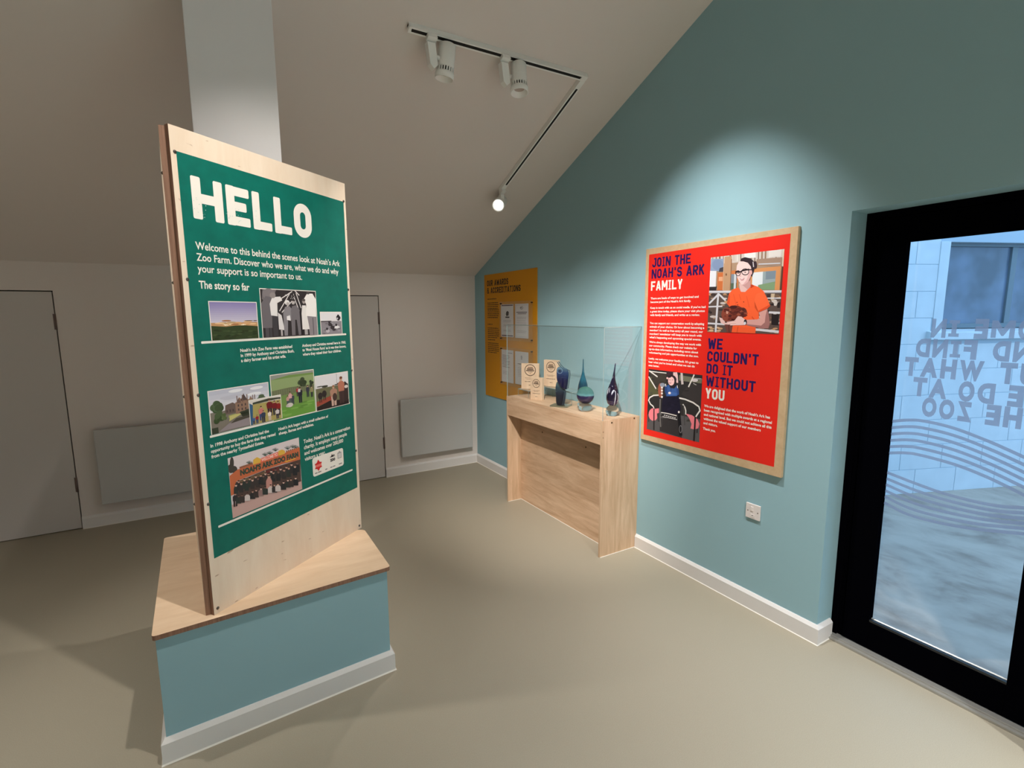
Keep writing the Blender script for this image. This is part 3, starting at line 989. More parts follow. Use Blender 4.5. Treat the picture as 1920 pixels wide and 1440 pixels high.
p = Pic(.373, .250)                                             # staff below the orange entrance sign
p.frame((15, 245), (780, 35), (805, 605), (70, 905))
p.g([(15, 245), (780, 35), (805, 605), (70, 905)], (222, 208, 208), 1)
p.g([(60, 760), (800, 500), (805, 605), (70, 905)], (200, 164, 156), 2)
for x, y, rx, ry in ((60, 300, 22, 70), (50, 360, 40, 50), (85, 370, 34, 40)): p.e(x, y, rx, ry, (70, 66, 60), 3)
for x, y in ((250, 300), (420, 215), (470, 200), (530, 165), (660, 150), (715, 135), (745, 140)):
    for k in range(6): p.s([(x, y + 14), (x - 34 + k * 13, y - 26 + abs(k - 2.5) * 7)], 5, (74, 92, 84), 4)
for k in range(10): p.e(150 + k * 14, 352 - k * 4.5, 9, 12, (150, 96, 72), 4)
for k in range(7): p.e(650 + k * 20, 190 - k * 6, 9, 14, (150, 96, 72), 4)
p.g([(35, 440), (120, 372), (290, 318), (790, 145), (795, 285), (610, 322), (420, 382), (110, 500), (95, 640), (48, 660)], (200, 108, 70), 5)
p.g([(100, 512), (420, 385), (795, 278), (795, 520), (80, 720)], (84, 66, 60), 5)
p.g([(120, 500), (415, 400), (415, 450), (125, 560)], (112, 92, 70), 6); p.g([(425, 395), (560, 352), (560, 420), (430, 450)], (108, 50, 48), 6)
p.s([(415, 380), (418, 520)], 9, (190, 160, 140), 7)
p.g([(288, 322), (290, 268), (330, 240), (368, 258), (366, 302)], (226, 178, 74), 6); p.g([(556, 234), (560, 178), (600, 163), (632, 182), (626, 214)], (226, 178, 74), 6)
p.g([(364, 302), (372, 254), (556, 188), (560, 236)], (238, 112, 92), 7)
p.g([(620, 300), (740, 262), (740, 272), (640, 306)], (232, 176, 70), 7)
def slanted(flat, t, a, c, cap, m, layer, bold):
    (x0, y0), (x1, y1) = flat.q([a, c])
    n0 = len(flat.bm.verts)
    flat.text(t, x0, 0, cap, m, layer, x1 - x0, bold)
    flat.bm.verts.ensure_lookup_table()
    for vtx in flat.bm.verts[n0:]:
        vtx.co.z += y0 + (y1 - y0) * (vtx.co.x - x0) / (x1 - x0)
slanted(p, 'WELCOME TO', (378, 290), (550, 230), .012, P(250, 214, 196), 8, .03)
slanted(p, "NOAH\u2019S ARK ZOO FARM", (150, 438), (772, 244), .021, P(58, 74, 62), 8, .06)
DK = [(46, 46, 46), (54, 50, 50), (40, 42, 44), (62, 54, 52), (50, 56, 52)]
SK = [(214, 172, 156), (196, 150, 132), (226, 188, 172), (120, 90, 80)]
def body_(x, y, h, layer, c, wd=.30):
    p.g([(x - h * wd, y), (x - h * wd * 1.05, y - h * .55), (x - h * .12, y - h * .76), (x + h * .12, y - h * .76), (x + h * wd * 1.05, y - h * .55), (x + h * wd, y)], c, layer)
    p.e(x, y - h * .86, h * .105, h * .14, random.choice(SK), layer + 1)
    p.e(x, y - h * .95, h * .11, h * .07, random.choice([(60, 44, 40), (90, 64, 50), (44, 36, 36)]), layer + 2)
for k in range(24):
    x = 110 + k * 28 + random.uniform(-8, 8); body_(x, 640 - .30 * (x - 110) + random.uniform(-10, 4) - (26 if k % 2 else 0), 112, 9, random.choice(DK), .2)
body_(455, 590, 150, 10, (196, 140, 130), .2)
for k in range(14):
    x = 130 + k * 47 + random.uniform(-12, 12); body_(x, 745 - .30 * (x - 130) + random.uniform(-6, 6), 92, 12, random.choice(DK + [(150, 120, 116), (210, 196, 192)]), .3)
for x, y in ((85, 780), (108, 775)): p.s([(x, y), (x, y - 90)], 16, (60, 48, 48), 10)
body_(95, 720, 90, 11, (50, 46, 48), .3)
p.build('photograph', hb, -.0006, .116, .357)

F = Flat()                                                     # white card with partner badges
F.rect(.564, .392, .782, .485, M_print_white, 2, r=.012)
F.poly([(.578, .452), (.592, .456), (.602, .470), (.612, .456), (.626, .452), (.620, .440), (.626, .428), (.612, .425), (.602, .412), (.592, .425), (.578, .428), (.584, .440)], P(205, 40, 42), 3)
F.rect(.582, .434, .622, .446, P(236, 120, 110), 4)
F.text('zoo', .684, .436, .018, P(24, 22, 24), 3, .036, .05)
F.poly([(.684, .462), (.700, .458), (.718, .462), (.714, .468), (.704, .464), (.698, .474), (.694, .464)], P(24, 22, 24), 3)
F.rect(.684, .457, .720, .459, P(24, 22, 24), 3)
F.rect(.738, .436, .768, .468, P(168, 164, 162), 3); F.rect(.742, .440, .764, .462, P(214, 210, 206), 4)
F.poly([(.742, .466), (.753, .476), (.764, .466)], P(168, 164, 162), 3)
for u, w in ((.576, .05), (.646, .018), (.682, .044), (.744, .024)): F.greek(u, .404, w, .007, P(130, 124, 122), 3)
F.build('badge_card', hb)

# ------------------------------------------------------------------ red board on the blue wall
rb = empty('red_board', (-.0016, -2.572, 0.822), radians(-90))
tag(rb, 'large red printed board with a pale wood edge beside the glazed door', 'poster')
RW, RH = 1.017, 1.296
mb = MB(); mb.box((0, -.020, 0), (RW, 0, RH), M_frame_wood, .001); mb.build('backing_board', rb)
F = Flat(); F.poly([(.028, .036), (.976, .050), (.980, 1.265), (.028, 1.258)], M_red, 1); F.build('red_print', rb, -.020)
def U(y): return -y - 2.572
def Vv(z): return z - .822
F = Flat()
F.caps('JOIN THE', .058, Vv(1.994), .060, .312, M_navy, 2, t=.2, gap=.10)
F.caps("NOAH'S ARK", .056, Vv(1.921), .060, .416, M_navy, 2, t=.2, gap=.10)
F.caps('FAMILY', .054, Vv(1.843), .061, .260, M_print_white, 2, t=.2, gap=.10)
F.build('heading', rb, -.020); F = Flat()
F.caps('WE', U(-3.094), Vv(1.482), .063, .100, M_navy, 2, t=.2, gap=.10)
F.caps("COULDN'T", U(-3.093), Vv(1.408), .061, .329, M_navy, 2, t=.2, gap=.10)
F.caps('DO IT', U(-3.092), Vv(1.335), .060, .176, M_navy, 2, t=.2, gap=.10)
F.caps('WITHOUT', U(-3.092), Vv(1.259), .062, .322, M_navy, 2, t=.2, gap=.10)
F.caps('YOU', U(-3.092), Vv(1.183), .063, .132, M_print_white, 2, t=.2, gap=.10)
F.build('heading', rb, -.020)
for z, rows in ((1.786, [("There are loads of ways to get involved and", .385), ("become part of the Noah\u2019s Ark family.", .33)]),
                (1.724, [("Keep in touch with us on social media. If you\u2019ve had", .438), ("a great time today, please share your visit photos", .434), ("with family and friends, and write us a review.", .40)]),
                (1.623, [("You can support our conservation work by adopting", .434), ("animals of your choice. Or how about becoming a", .436), ("member? As well as free entry all year round, our", .428), ("members\u2019 newsletter will keep you in touch with", .42), ("what\u2019s happening and upcoming special events.", .418)]),
                (1.497, [("We\u2019re always developing the way we work with", .418), ("our community. Please check our website for", .39), ("up-to-date information, including news about", .40), ("volunteering and job opportunities at the zoo.", .404)]),
                (1.386, [("Lastly, we welcome your feedback. It\u2019s great to", .406), ("hear what you\u2019ve loved and what we can do", .38), ("even better.", .096)])):
    F = Flat(); F.lines(rows, .054, Vv(z), .0125, .0236, M_print_white, 2, .03); F.build('text_block', rb, -.020)
F = Flat(); F.lines([("We are delighted that the work of Noah\u2019s Ark has", .420), ("been recognised with multiple awards at a regional", .432), ("and national level. But we could not achieve all this", .432), ("without the valued support of our members", .372), ("and visitors.", .1)], U(-3.088), Vv(1.129), .0145, .0265, M_print_white, 2, .03)
F.build('text_block', rb, -.020); F = Flat(); F.text('Thank you.', U(-3.087), Vv(.988), .0145, M_print_white, 2, .089, .03)
F.build('text_block', rb, -.020)

p = Pic(.440, .432)                                             # zoo keeper in an orange shirt holding a hen
p.frame((55, 115), (830, 20), (790, 925), (15, 915))
G, E, S = p.g, p.e, p.s
G([(55, 115), (830, 20), (815, 460), (35, 470)], (172, 142, 116), 1)
G([(55, 115), (830, 20), (826, 120), (50, 190)], (206, 196, 188), 2)
for k in range(20):
    x = 80 + k * 37; S([(x, 20), (x - 3, 150)], random.choice([6, 10, 16]), random.choice([(150, 122, 100), (226, 220, 214), (120, 92, 74), (196, 180, 166)]), 3)
G([(410, 70), (530, 55), (530, 112), (410, 120)], (232, 228, 226), 4); G([(665, 40), (800, 25), (795, 100), (665, 108)], (222, 216, 210), 4)
G([(540, 128), (810, 105), (806, 205), (540, 190)], (160, 134, 116), 4); S([(560, 180), (790, 168)], 9, (206, 210, 220), 5)
G([(60, 130), (195, 125), (190, 255), (48, 258)], (142, 158, 186), 4); E(130, 190, 62, 58, (128, 146, 178), 5); G([(150, 225), (195, 210), (190, 262), (140, 262)], (70, 66, 74), 6)
G([(48, 255), (115, 255), (108, 422), (40, 425)], (228, 228, 234), 5); G([(36, 425), (120, 420), (112, 462), (34, 466)], (52, 44, 46), 5)
G([(128, 275), (200, 268), (200, 462), (122, 462)], (204, 112, 62), 4); G([(140, 318), (182, 316), (180, 362), (138, 362)], (226, 168, 130), 5)
G([(205, 105), (278, 98), (262, 466), (185, 468)], (190, 150, 116), 6); S([(276, 130), (262, 460)], 9, (150, 106, 76), 7); E(220, 292, 8, 14, (120, 84, 62), 7); S([(196, 120), (184, 460)], 6, (214, 178, 146), 7)
G([(268, 250), (350, 246), (345, 460), (262, 462)], (204, 122, 70), 5); G([(272, 288), (335, 284), (332, 380), (268, 384)], (128, 140, 152), 6); G([(270, 384), (332, 380), (330, 452), (266, 452)], (86, 104, 84), 6); G([(305, 286), (326, 285), (322, 450), (300, 450)], (206, 212, 216), 7)
G([(478, 232), (796, 198), (786, 452), (478, 452)], (214, 146, 92), 5); G([(500, 268), (748, 245), (736, 450), (492, 450)], (150, 166, 170), 6); G([(500, 268), (610, 258), (606, 420), (494, 430)], (224, 230, 234), 7); G([(640, 256), (746, 246), (740, 330), (640, 340)], (124, 140, 152), 7); G([(560, 400), (740, 360), (736, 450), (560, 450)], (128, 156, 118), 7)
G([(806, 190), (824, 188), (812, 460), (790, 460)], (96, 62, 46), 6); G([(816, 30), (830, 28), (822, 200), (808, 200)], (222, 206, 180), 6)
G([(34, 462), (815, 455), (790, 925), (15, 915)], (92, 76, 70), 5)
for k in range(90):
    x, y = random.uniform(30, 790), random.uniform(490, 900)
    E(x, y, random.uniform(12, 34), random.uniform(7, 16), random.choice([(40, 32, 34), (60, 50, 48), (160, 132, 112), (206, 196, 190), (120, 94, 74), (196, 150, 112)]), 6)
for k in range(30): E(random.uniform(30, 780), random.uniform(860, 918), 26, 8, random.choice([(196, 156, 116), (176, 132, 96), (214, 180, 146)]), 7)
G([(700, 490), (740, 488), (730, 560), (698, 560)], (200, 178, 150), 7); G([(770, 580), (800, 580), (796, 640), (768, 640)], (40, 32, 32), 7); G([(710, 710), (790, 712), (786, 830), (708, 826)], (36, 28, 30), 7); G([(655, 495), (690, 495), (690, 540), (660, 540)], (60, 44, 46), 7)
GR = (212, 210, 216)
S([(36, 480), (815, 466)], 25, GR, 8); S([(36, 490), (815, 477)], 6, (160, 158, 164), 9)
S([(660, 538), (806, 536)], 11, GR, 8); S([(680, 690), (800, 694)], 19, GR, 8); S([(535, 878), (792, 900)], 22, GR, 8); S([(22, 820), (215, 828)], 18, GR, 8); S([(30, 640), (180, 632)], 14, GR, 8)
S([(136, 492), (106, 916)], 22, GR, 8); S([(140, 500), (36, 606)], 20, GR, 8); S([(140, 500), (215, 570)], 18, GR, 8)
# shirt
OR = (246, 98, 52)
G([(352, 428), (382, 474), (425, 474), (484, 412), (500, 396), (566, 420), (622, 466), (664, 545), (694, 622), (662, 652), (572, 692), (578, 760), (545, 800), (540, 925), (278, 915), (300, 826), (262, 640), (228, 600), (250, 500), (290, 448)], OR, 10)
G([(478, 398), (500, 394), (520, 410), (484, 436)], (196, 62, 28), 11)
G([(540, 500), (600, 470), (664, 545), (694, 622), (662, 652), (572, 692), (548, 630), (524, 570)], (250, 104, 58), 11); G([(524, 570), (548, 630), (572, 692), (556, 680), (530, 640)], (206, 74, 36), 12); G([(662, 652), (694, 622), (690, 606), (570, 674), (572, 692)], (224, 80, 40), 12)
G([(228, 600), (250, 500), (262, 520), (256, 612)], (222, 84, 46), 11)
for a, c in (((300, 500), (330, 620)), ((440, 520), (470, 640)), ((360, 500), (380, 560))): S([a, c], 9, (236, 88, 46), 11)
G([(280, 850), (540, 862), (540, 925), (278, 915)], (240, 92, 48), 11); S([(352, 850), (340, 915)], 8, (206, 74, 36), 12); S([(545, 800), (500, 740)], 10, (214, 76, 38), 12)
for x, y in ((338, 588), (410, 582), (346, 614)): E(x, y, 6, 6, (150, 50, 34), 12)
# neck and head
G([(360, 384), (480, 372), (482, 418), (425, 474), (382, 474), (366, 440)], (226, 186, 180), 12); G([(392, 400), (480, 350), (482, 418), (448, 446)], (204, 156, 152), 13)
G([(330, 236), (334, 196), (356, 156), (396, 140), (446, 150), (482, 190), (494, 252), (480, 318), (456, 368), (418, 396), (384, 396), (356, 362), (336, 310)], (240, 208, 204), 14)
G([(494, 252), (480, 318), (456, 368), (418, 396), (400, 398), (436, 350), (458, 290), (468, 240)], (224, 176, 174), 15)
G([(372, 152), (380, 122), (420, 108), (478, 120), (516, 152), (524, 200), (512, 270), (494, 312), (484, 300), (492, 246), (482, 204), (450, 166), (404, 152)], (52, 38, 44), 16); E(528, 188, 18, 40, (58, 44, 50), 16); S([(505, 155), (512, 210)], 8, (230, 226, 230), 17)
E(488, 268, 10, 22, (224, 172, 168), 17)
p.stroke(p.q([(424 + 38 * cos(k * pi / 9), 262 + 32 * sin(k * pi / 9)) for k in range(18)]), .0038, P(46, 32, 38), 18, True)
p.stroke(p.q([(347 + 24 * cos(k * pi / 9), 277 + 27 * sin(k * pi / 9)) for k in range(18)]), .0034, P(46, 32, 38), 18, True)
S([(318, 262), (372, 262), (392, 250), (466, 234)], 13, (46, 32, 38), 19); S([(460, 240), (494, 236)], 9, (46, 32, 38), 19)
E(350, 276, 8, 5, (92, 70, 72), 18); E(424, 266, 9, 5, (92, 70, 72), 18); S([(378, 272), (366, 306), (382, 314)], 5, (216, 170, 166), 18)
G([(364, 330), (388, 336), (418, 324), (408, 346), (384, 352)], (176, 80, 88), 18); G([(372, 333), (390, 338), (410, 329), (404, 339), (386, 344)], (250, 240, 240), 19)
# arms, watch, hen
G([(574, 694), (664, 654), (686, 740), (694, 820), (680, 866), (610, 868), (450, 836), (428, 800), (446, 774), (560, 768), (590, 750)], (212, 158, 150), 13); G([(664, 654), (686, 740), (694, 820), (680, 866), (610, 868), (450, 836), (446, 822), (600, 836), (640, 800), (648, 720)], (160, 110, 106), 14)
G([(146, 752), (205, 770), (214, 836), (164, 812)], (230, 190, 184), 13)
HN = [(96, 40, 32), (120, 54, 40), (150, 78, 58), (74, 28, 26), (110, 46, 36)]
E(318, 706, 108, 86, (112, 50, 38), 14); E(232, 722, 62, 78, (138, 68, 52), 15); E(402, 690, 44, 48, (92, 42, 36), 15)
for k in range(70):
    a = random.uniform(0, 6.28); d = sqrt(random.random()); E(316 + 118 * d * cos(a), 708 + 76 * d * sin(a), random.uniform(10, 24), random.uniform(7, 13), random.choice(HN), 16)
E(234, 694, 12, 22, (206, 150, 130), 17); E(240, 672, 18, 14, (90, 36, 32), 17); E(300, 640, 40, 18, (70, 30, 28), 17)
G([(204, 832), (296, 826), (282, 912), (232, 914)], (112, 62, 54), 13); S([(250, 830), (256, 910)], 7, (70, 34, 34), 14)
G([(352, 736), (390, 742), (432, 776), (428, 832), (340, 836), (214, 828), (206, 814), (292, 800), (318, 780)], (232, 192, 186), 18)
for k in range(4): S([(330, 790 + k * 13), (232 + k * 12, 806 + k * 9)], 12, (238, 200, 194) if k % 2 else (220, 176, 170), 19)
E(432, 800, 17, 30, (46, 40, 46), 20); E(428, 812, 12, 16, (216, 214, 220), 21)
p.build('photograph', rb, -.0206, U(-3.085), Vv(1.582))

p = Pic(.436, .418)                                             # child laughing on a playground swing seat
p.frame((55, 25), (735, 85), (700, 930), (35, 780))
G, E, S = p.g, p.e, p.s
G([(55, 25), (735, 85), (700, 930), (35, 780)], (46, 44, 44), 1)
G([(50, 120), (170, 150), (190, 340), (48, 360)], (84, 84, 58), 2); G([(60, 60), (280, 75), (270, 190), (150, 270)], (62, 56, 50), 2)
G([(440, 90), (735, 130), (725, 190), (440, 160)], (112, 112, 92), 2); G([(560, 200), (735, 200), (720, 480), (470, 330)], (56, 52, 52), 2)
G([(45, 600), (230, 560), (480, 600), (712, 640), (700, 930), (35, 780)], (86, 84, 86), 2); G([(200, 640), (460, 640), (480, 890), (200, 800)], (48, 46, 48), 3)
for k in range(40): E(random.uniform(70, 700), random.uniform(140, 700), random.uniform(10, 40), random.uniform(4, 9), random.choice([(58, 56, 52), (40, 38, 38), (70, 66, 62)]), 3)
WH = (226, 220, 214)
S([(60, 55), (280, 72)], 9, WH, 4); S([(62, 48), (168, 122)], 13, WH, 4); S([(56, 122), (150, 272)], 14, WH, 5); S([(632, 80), (560, 238)], 14, WH, 5)
E(640, 150, 40, 22, (206, 196, 196), 4); E(690, 130, 36, 8, (150, 148, 156), 4); S([(620, 190), (660, 210)], 8, (176, 170, 168), 4)
G([(285, 45), (360, 52), (360, 110), (290, 105)], (60, 40, 48), 4)
G([(366, 60), (414, 56), (424, 100), (430, 190), (408, 190), (392, 120), (366, 118)], (226, 190, 190), 5); G([(458, 62), (486, 66), (492, 150), (498, 204), (470, 210), (462, 140)], (196, 186, 184), 5)
S([(196, 350), (120, 356), (72, 384), (58, 420), (82, 468), (116, 494), (126, 522)], 14, WH, 6)
S([(436, 378), (520, 394), (620, 432), (694, 482), (708, 530), (668, 588), (656, 612)], 15, WH, 6); S([(490, 456), (516, 494), (528, 536), (528, 586)], 13, WH, 6)
E(118, 596, 60, 80, (236, 130, 140), 7); G([(150, 520), (188, 516), (188, 580), (162, 580)], (236, 130, 140), 7); G([(164, 582), (200, 570), (200, 690), (172, 676)], (62, 60, 62), 8)
G([(530, 574), (606, 590), (678, 640), (702, 700), (688, 752), (640, 770), (590, 758), (602, 700), (572, 630)], (230, 124, 134), 7)
DK2 = (30, 28, 30)
S([(127, 520), (127, 790)], 15, DK2, 9); S([(62, 610), (60, 690)], 8, DK2, 6); S([(500, 470), (516, 720)], 12, (70, 68, 68), 6); S([(650, 610), (634, 916)], 19, DK2, 9); S([(674, 760), (672, 812)], 12, DK2, 6)
S([(204, 400), (200, 560), (212, 750)], 15, (112, 108, 106), 7); S([(228, 640), (230, 740)], 11, (60, 58, 60), 7)
E(206, 290, 30, 92, (158, 84, 62), 8); E(232, 222, 34, 26, (140, 146, 160), 9)
for y in (256, 292, 328, 372): E(226, y, 13, 14, (226, 216, 212), 10)
G([(216, 566), (250, 560), (420, 596), (420, 660), (240, 620)], (40, 38, 42), 8); S([(216, 568), (290, 576), (414, 604)], 9, WH, 9); S([(236, 618), (420, 652)], 8, (190, 186, 186), 9)
for k in range(6): E(262 + k * 26, 600 + k * 6, 11, 6, (206, 202, 202), 10)
S([(440, 560), (452, 700), (468, 850)], 40, (18, 18, 24), 9); E(465, 770, 20, 50, (120, 120, 124), 10); E(465, 770, 13, 40, (24, 24, 28), 11)
G([(240, 366), (352, 356), (442, 364), (468, 520), (444, 584), (336, 576), (226, 560), (224, 468)], (24, 22, 42), 11)
for k in range(14): E(random.uniform(250, 440), random.uniform(390, 550), 22, 10, random.choice([(30, 28, 52), (20, 18, 36)]), 12)
E(442, 556, 12, 14, (236, 226, 222), 12)
G([(264, 232), (322, 214), (398, 214), (436, 262), (444, 336), (410, 356), (282, 362), (262, 300)], (56, 90, 152), 13)
G([(264, 232), (290, 224), (300, 330), (282, 362), (262, 300)], (42, 68, 124), 14); G([(404, 226), (436, 262), (444, 336), (420, 350)], (44, 72, 130), 14); G([(290, 330), (350, 306), (420, 318), (410, 344), (300, 352)], (66, 102, 166), 15); S([(340, 250), (344, 300)], 8, (40, 62, 112), 15)
S([(272, 206), (278, 240)], 9, WH, 15); S([(420, 222), (424, 256)], 9, WH, 15)
G([(312, 210), (392, 196), (416, 212), (384, 262), (332, 256)], (38, 34, 42), 15)
E(348, 150, 62, 58, (44, 34, 38), 15); E(344, 170, 40, 56, (238, 192, 190), 16); E(296, 134, 14, 14, (236, 190, 186), 16); E(318, 116, 26, 12, (44, 34, 38), 17)
E(330, 190, 15, 10, (168, 76, 88), 17); E(330, 186, 11, 4, (248, 240, 238), 18); S([(320, 158), (334, 154)], 5, (90, 60, 62), 17); S([(352, 154), (368, 156)], 5, (90, 60, 62), 17); S([(342, 160), (338, 176)], 4, (214, 160, 158), 17)
E(324, 320, 17, 15, (244, 226, 222), 17)
p.build('photograph', rb, -.0206, U(-2.629), Vv(.902))

# ------------------------------------------------------------------ yellow board
yb = empty('yellow_board', (-.0016, -.238, .822), radians(-90))
tag(yb, 'ochre yellow awards board with clear document pockets behind the display case', 'poster')
YW, YH = 1.006, 1.286
mb = MB(); mb.box((0, -.006, 0), (YW, 0, YH), M_yellow); mb.build('backing_board', yb)
F = Flat()
F.caps('OUR AWARDS', .062, 1.166, .060, .440, M_navy if False else M_darkbrown_print, 1, t=.2, gap=.10)
F.caps('& ACCREDITATIONS', .062, 1.090, .060, .668, M_darkbrown_print, 1, t=.2, gap=.10)
F.build('heading', yb, -.006)
for z0, n, w in ((1.862, 1, .225), (1.822, 4, .235), (1.748, 5, .245), (1.60, 1, .14), (1.56, 6, .245), (1.437, 1, .165), (1.402, 6, .24)):
    F = Flat()
    for k in range(n):
        F.greek(.066, z0 - .822 - k * .0195 - .012, w * (random.uniform(.75, 1) if k == n - 1 else 1), .011, M_darkbrown_print, 1)
    F.build('text_block', yb, -.006)
def certificate(y, z, w, h, label, style):
    r = empty('certificate', (-.0125, y, z), radians(-90)); tag(r, label, 'certificate', 'certificates in the clear pockets')
    m2 = MB(); m2.box((0, -.001, 0), (w, 0, h), mat('certificate_paper', (226, 222, 224), .6)); m2.build('paper', r)
    f = Flat()
    ink = P(96, 90, 100); dk = P(46, 34, 46); pale = P(170, 166, 174)
    if style == 0:
        f.rect(.01, h - .016, w - .01, h - .006, P(82, 40, 52), 1); f.rect(.01, .008, w - .01, .018, P(82, 40, 52), 1)
        f.poly([(w * .4, h * .70), (w * .44, h * .77), (w * .54, h * .80), (w * .64, h * .76), (w * .62, h * .66), (w * .44, h * .64)], dk, 1); f.rect(w * .36, h * .585, w * .68, h * .625, dk, 1)
        f.build('crest', r, -.001); f = Flat()
        for k, q in enumerate((.5, .46, .36, .33, .2, .17)): f.greek(w * .2, h * q, w * .6, .006, pale, 1)
    elif style == 1:
        f.ring(w * .5, h * .88, w * .11, h * .035, .004, dk, 1, 16); f.text('Visit', w * .4, h * .865, .012, dk, 1, w * .2, .02) if False else f.greek(w * .42, h * .872, w * .16, .010, dk, 1)
        f.build('crest', r, -.001); f = Flat()
        f.rect(w * .1, h * .74, w * .9, h * .765, ink, 1); f.rect(w * .2, h * .70, w * .85, h * .715, dk, 1)
        for k, q in enumerate((.6, .56, .5, .44, .38, .2, .16)): f.greek(w * .15, h * q, w * .7, .006, pale, 1)
        for a in (.04, .96): f.rect(w * a - .001, h * .04, w * a + .001, h * .96, pale, 1)
        for a in (.04, .96): f.rect(w * .04, h * a - .001, w * .96, h * a + .001, pale, 1)
    elif style == 2:
        f.greek(w * .55, h * .90, w * .35, .008, ink, 1); f.build('printed_heading', r, -.001); f = Flat()
        for k in range(9): f.greek(w * .08, h * (.82 - k * .045), w * (.4 if k % 4 == 3 else .62), .007, ink, 1)
        for k in range(3): f.greek(w * .1, h * (.32 - k * .04), w * .5, .006, pale, 1)
    else:
        f.ell(w * .5, h * .84, w * .06, h * .05, pale, 1); f.rect(w * .455, h * .76, w * .545, h * .80, pale, 1); f.build('crest', r, -.001); f = Flat()
        f.greek(w * .2, h * .62, w * .6, .010, ink, 1)
        for k in range(6): f.greek(w * .2, h * (.5 - k * .05), w * .6, .006, pale, 1)
    f.build('printed_text', r, -.001)
certificate(-.602, 1.471, .240, .322, 'certificate with dark bands and a crest, upper left of the yellow board pockets', 0)
certificate(-.874, 1.468, .237, .325, 'white certificate with a thin ruled border, upper right pocket of the yellow board', 1)
certificate(-.606, 1.013, .232, .328, 'letter with rows of text, lower left pocket of the yellow board', 2)
certificate(-.871, 1.016, .238, .322, 'pale certificate with a small grey crest, lower right pocket of the yellow board', 3)
for z in (1.437, .985):
    m2 = MB(); m2.box((.345, -.020, z - .822), (.955, -.0165, z - .822 + .382), M_acrylic_plate); m2.build('clear_pocket', yb)
    for u in (.365, .935):
        for v in (.018, .364):
            m2 = MB(); m2.lathe([(.006, 0), (.006, .0165), (.008, .0165), (.006, .019)], M_screw_dark, 12, Matrix.Rotation(radians(90), 4, 'X'))
            o = m2.build('stand_off', yb); o.location = (u, -.006, z - .822 + v)

# ------------------------------------------------------------------ display cabinet
dc = empty('display_cabinet', (0, CY1, 0), 0)
tag(dc, 'pale oak laminate cabinet with an open knee space against the blue wall', 'cabinet')
def L3(x, y, z): return (x, y - CY1, z)
APZ = .808
mb = MB(); mb.box(L3(CX, CY0, 0), L3(-.001, CY0 - .018, CZ), M_oak_v, .0008); mb.build('side_panel', dc)
mb = MB(); mb.box(L3(CX, CY1 + .018, 0), L3(-.001, CY1, CZ), M_oak_v, .0008); mb.build('side_panel', dc)
mb = MB(); mb.box(L3(CX, CY0 - .0185, CZ - .018), L3(-.001, CY1 + .0185, CZ), M_oak_h, .0008); mb.build('top', dc)
mb = MB(); mb.box(L3(CX + .0005, CY0 - .0185, APZ), L3(CX + .018, CY1 + .0185, CZ - .0185), M_oak_h, .0005); mb.build('apron', dc)
mb = MB(); mb.box(L3(-.205, CY0 - .0185, 0), L3(-.187, CY1 + .0185, CZ - .0185), M_oak_h, .0005); mb.build('back_panel', dc)
mb = MB()
for a, c in (((CX - .003, CY0 + .003), (-.205, CY0 - .0005)), ):
    pass
mb.box(L3(-.2085, CY0 - .0185, 0), L3(-.205, CY1 + .0185, .0035), M_sealant)
mb.box(L3(CX, CY0 - .018, 0), L3(-.2085, CY0 - .0215, .0035), M_sealant)
mb.box(L3(CX, CY1 - .0035, 0), L3(-.022, CY1, .0035), M_sealant)
mb.build('sealant_bead', dc)
def screw_at(parent, pos, axis, r=.0065):
    m2 = MB()
    rot = {'-x': Matrix.Rotation(radians(-90), 4, 'Y'), '-y': Matrix.Rotation(radians(90), 4, 'X')}[axis]
    m2.lathe([(r, 0), (r * .9, .0012), (0, .0022)], M_screw_dark, 14, rot)
    o = m2.build('screw', parent); o.location = pos; return o
for y in (-1.622, -2.199): screw_at(dc, L3(-.205, y, .70), '-x')
for x, z in ((-.261, .957), (-.054, .965)): screw_at(dc, L3(x, CY1, z), '-y')
for z in (.90, .86): screw_at(dc, L3(CX + .009, CY1, z), '-y', .003)

# clear cover standing on the cabinet
GZ = 1.606; GT = .004
cv = empty('acrylic_cover', (0, CY1, CZ))
tag(cv, 'clear acrylic cover over the trophies on the oak cabinet', 'display case')
def clear_box(a, bb, name, faces):
    m2 = MB(); m2.box(a, bb, M_acrylic)
    o = m2.build(name, cv)
    o.data.materials.append(M_acrylic_edge)
    for pl in o.data.polygons:
        n = pl.normal
        if abs(n[{'x': 0, 'y': 1, 'z': 2}[faces]]) < .5: pl.material_index = 1
    return o
GY0, GY1 = CY0 - .006, CY1 + .004
def L4(x, y, z): return (x, y - CY1, z - CZ)
clear_box(L4(CX + .003, GY0, CZ), L4(CX + .003 + GT, GY1, GZ), 'front_sheet', 'x')
clear_box(L4(CX + .0035 + GT, GY0, CZ), L4(-.002, GY0 - GT, GZ - GT - .0005), 'side_sheet', 'y')
clear_box(L4(CX + .0035 + GT, GY1 + GT, CZ), L4(-.002, GY1, GZ - GT - .0005), 'side_sheet', 'y')
clear_box(L4(CX + .0035 + GT, GY0, GZ - GT), L4(-.002, GY1, GZ), 'top_sheet', 'z')

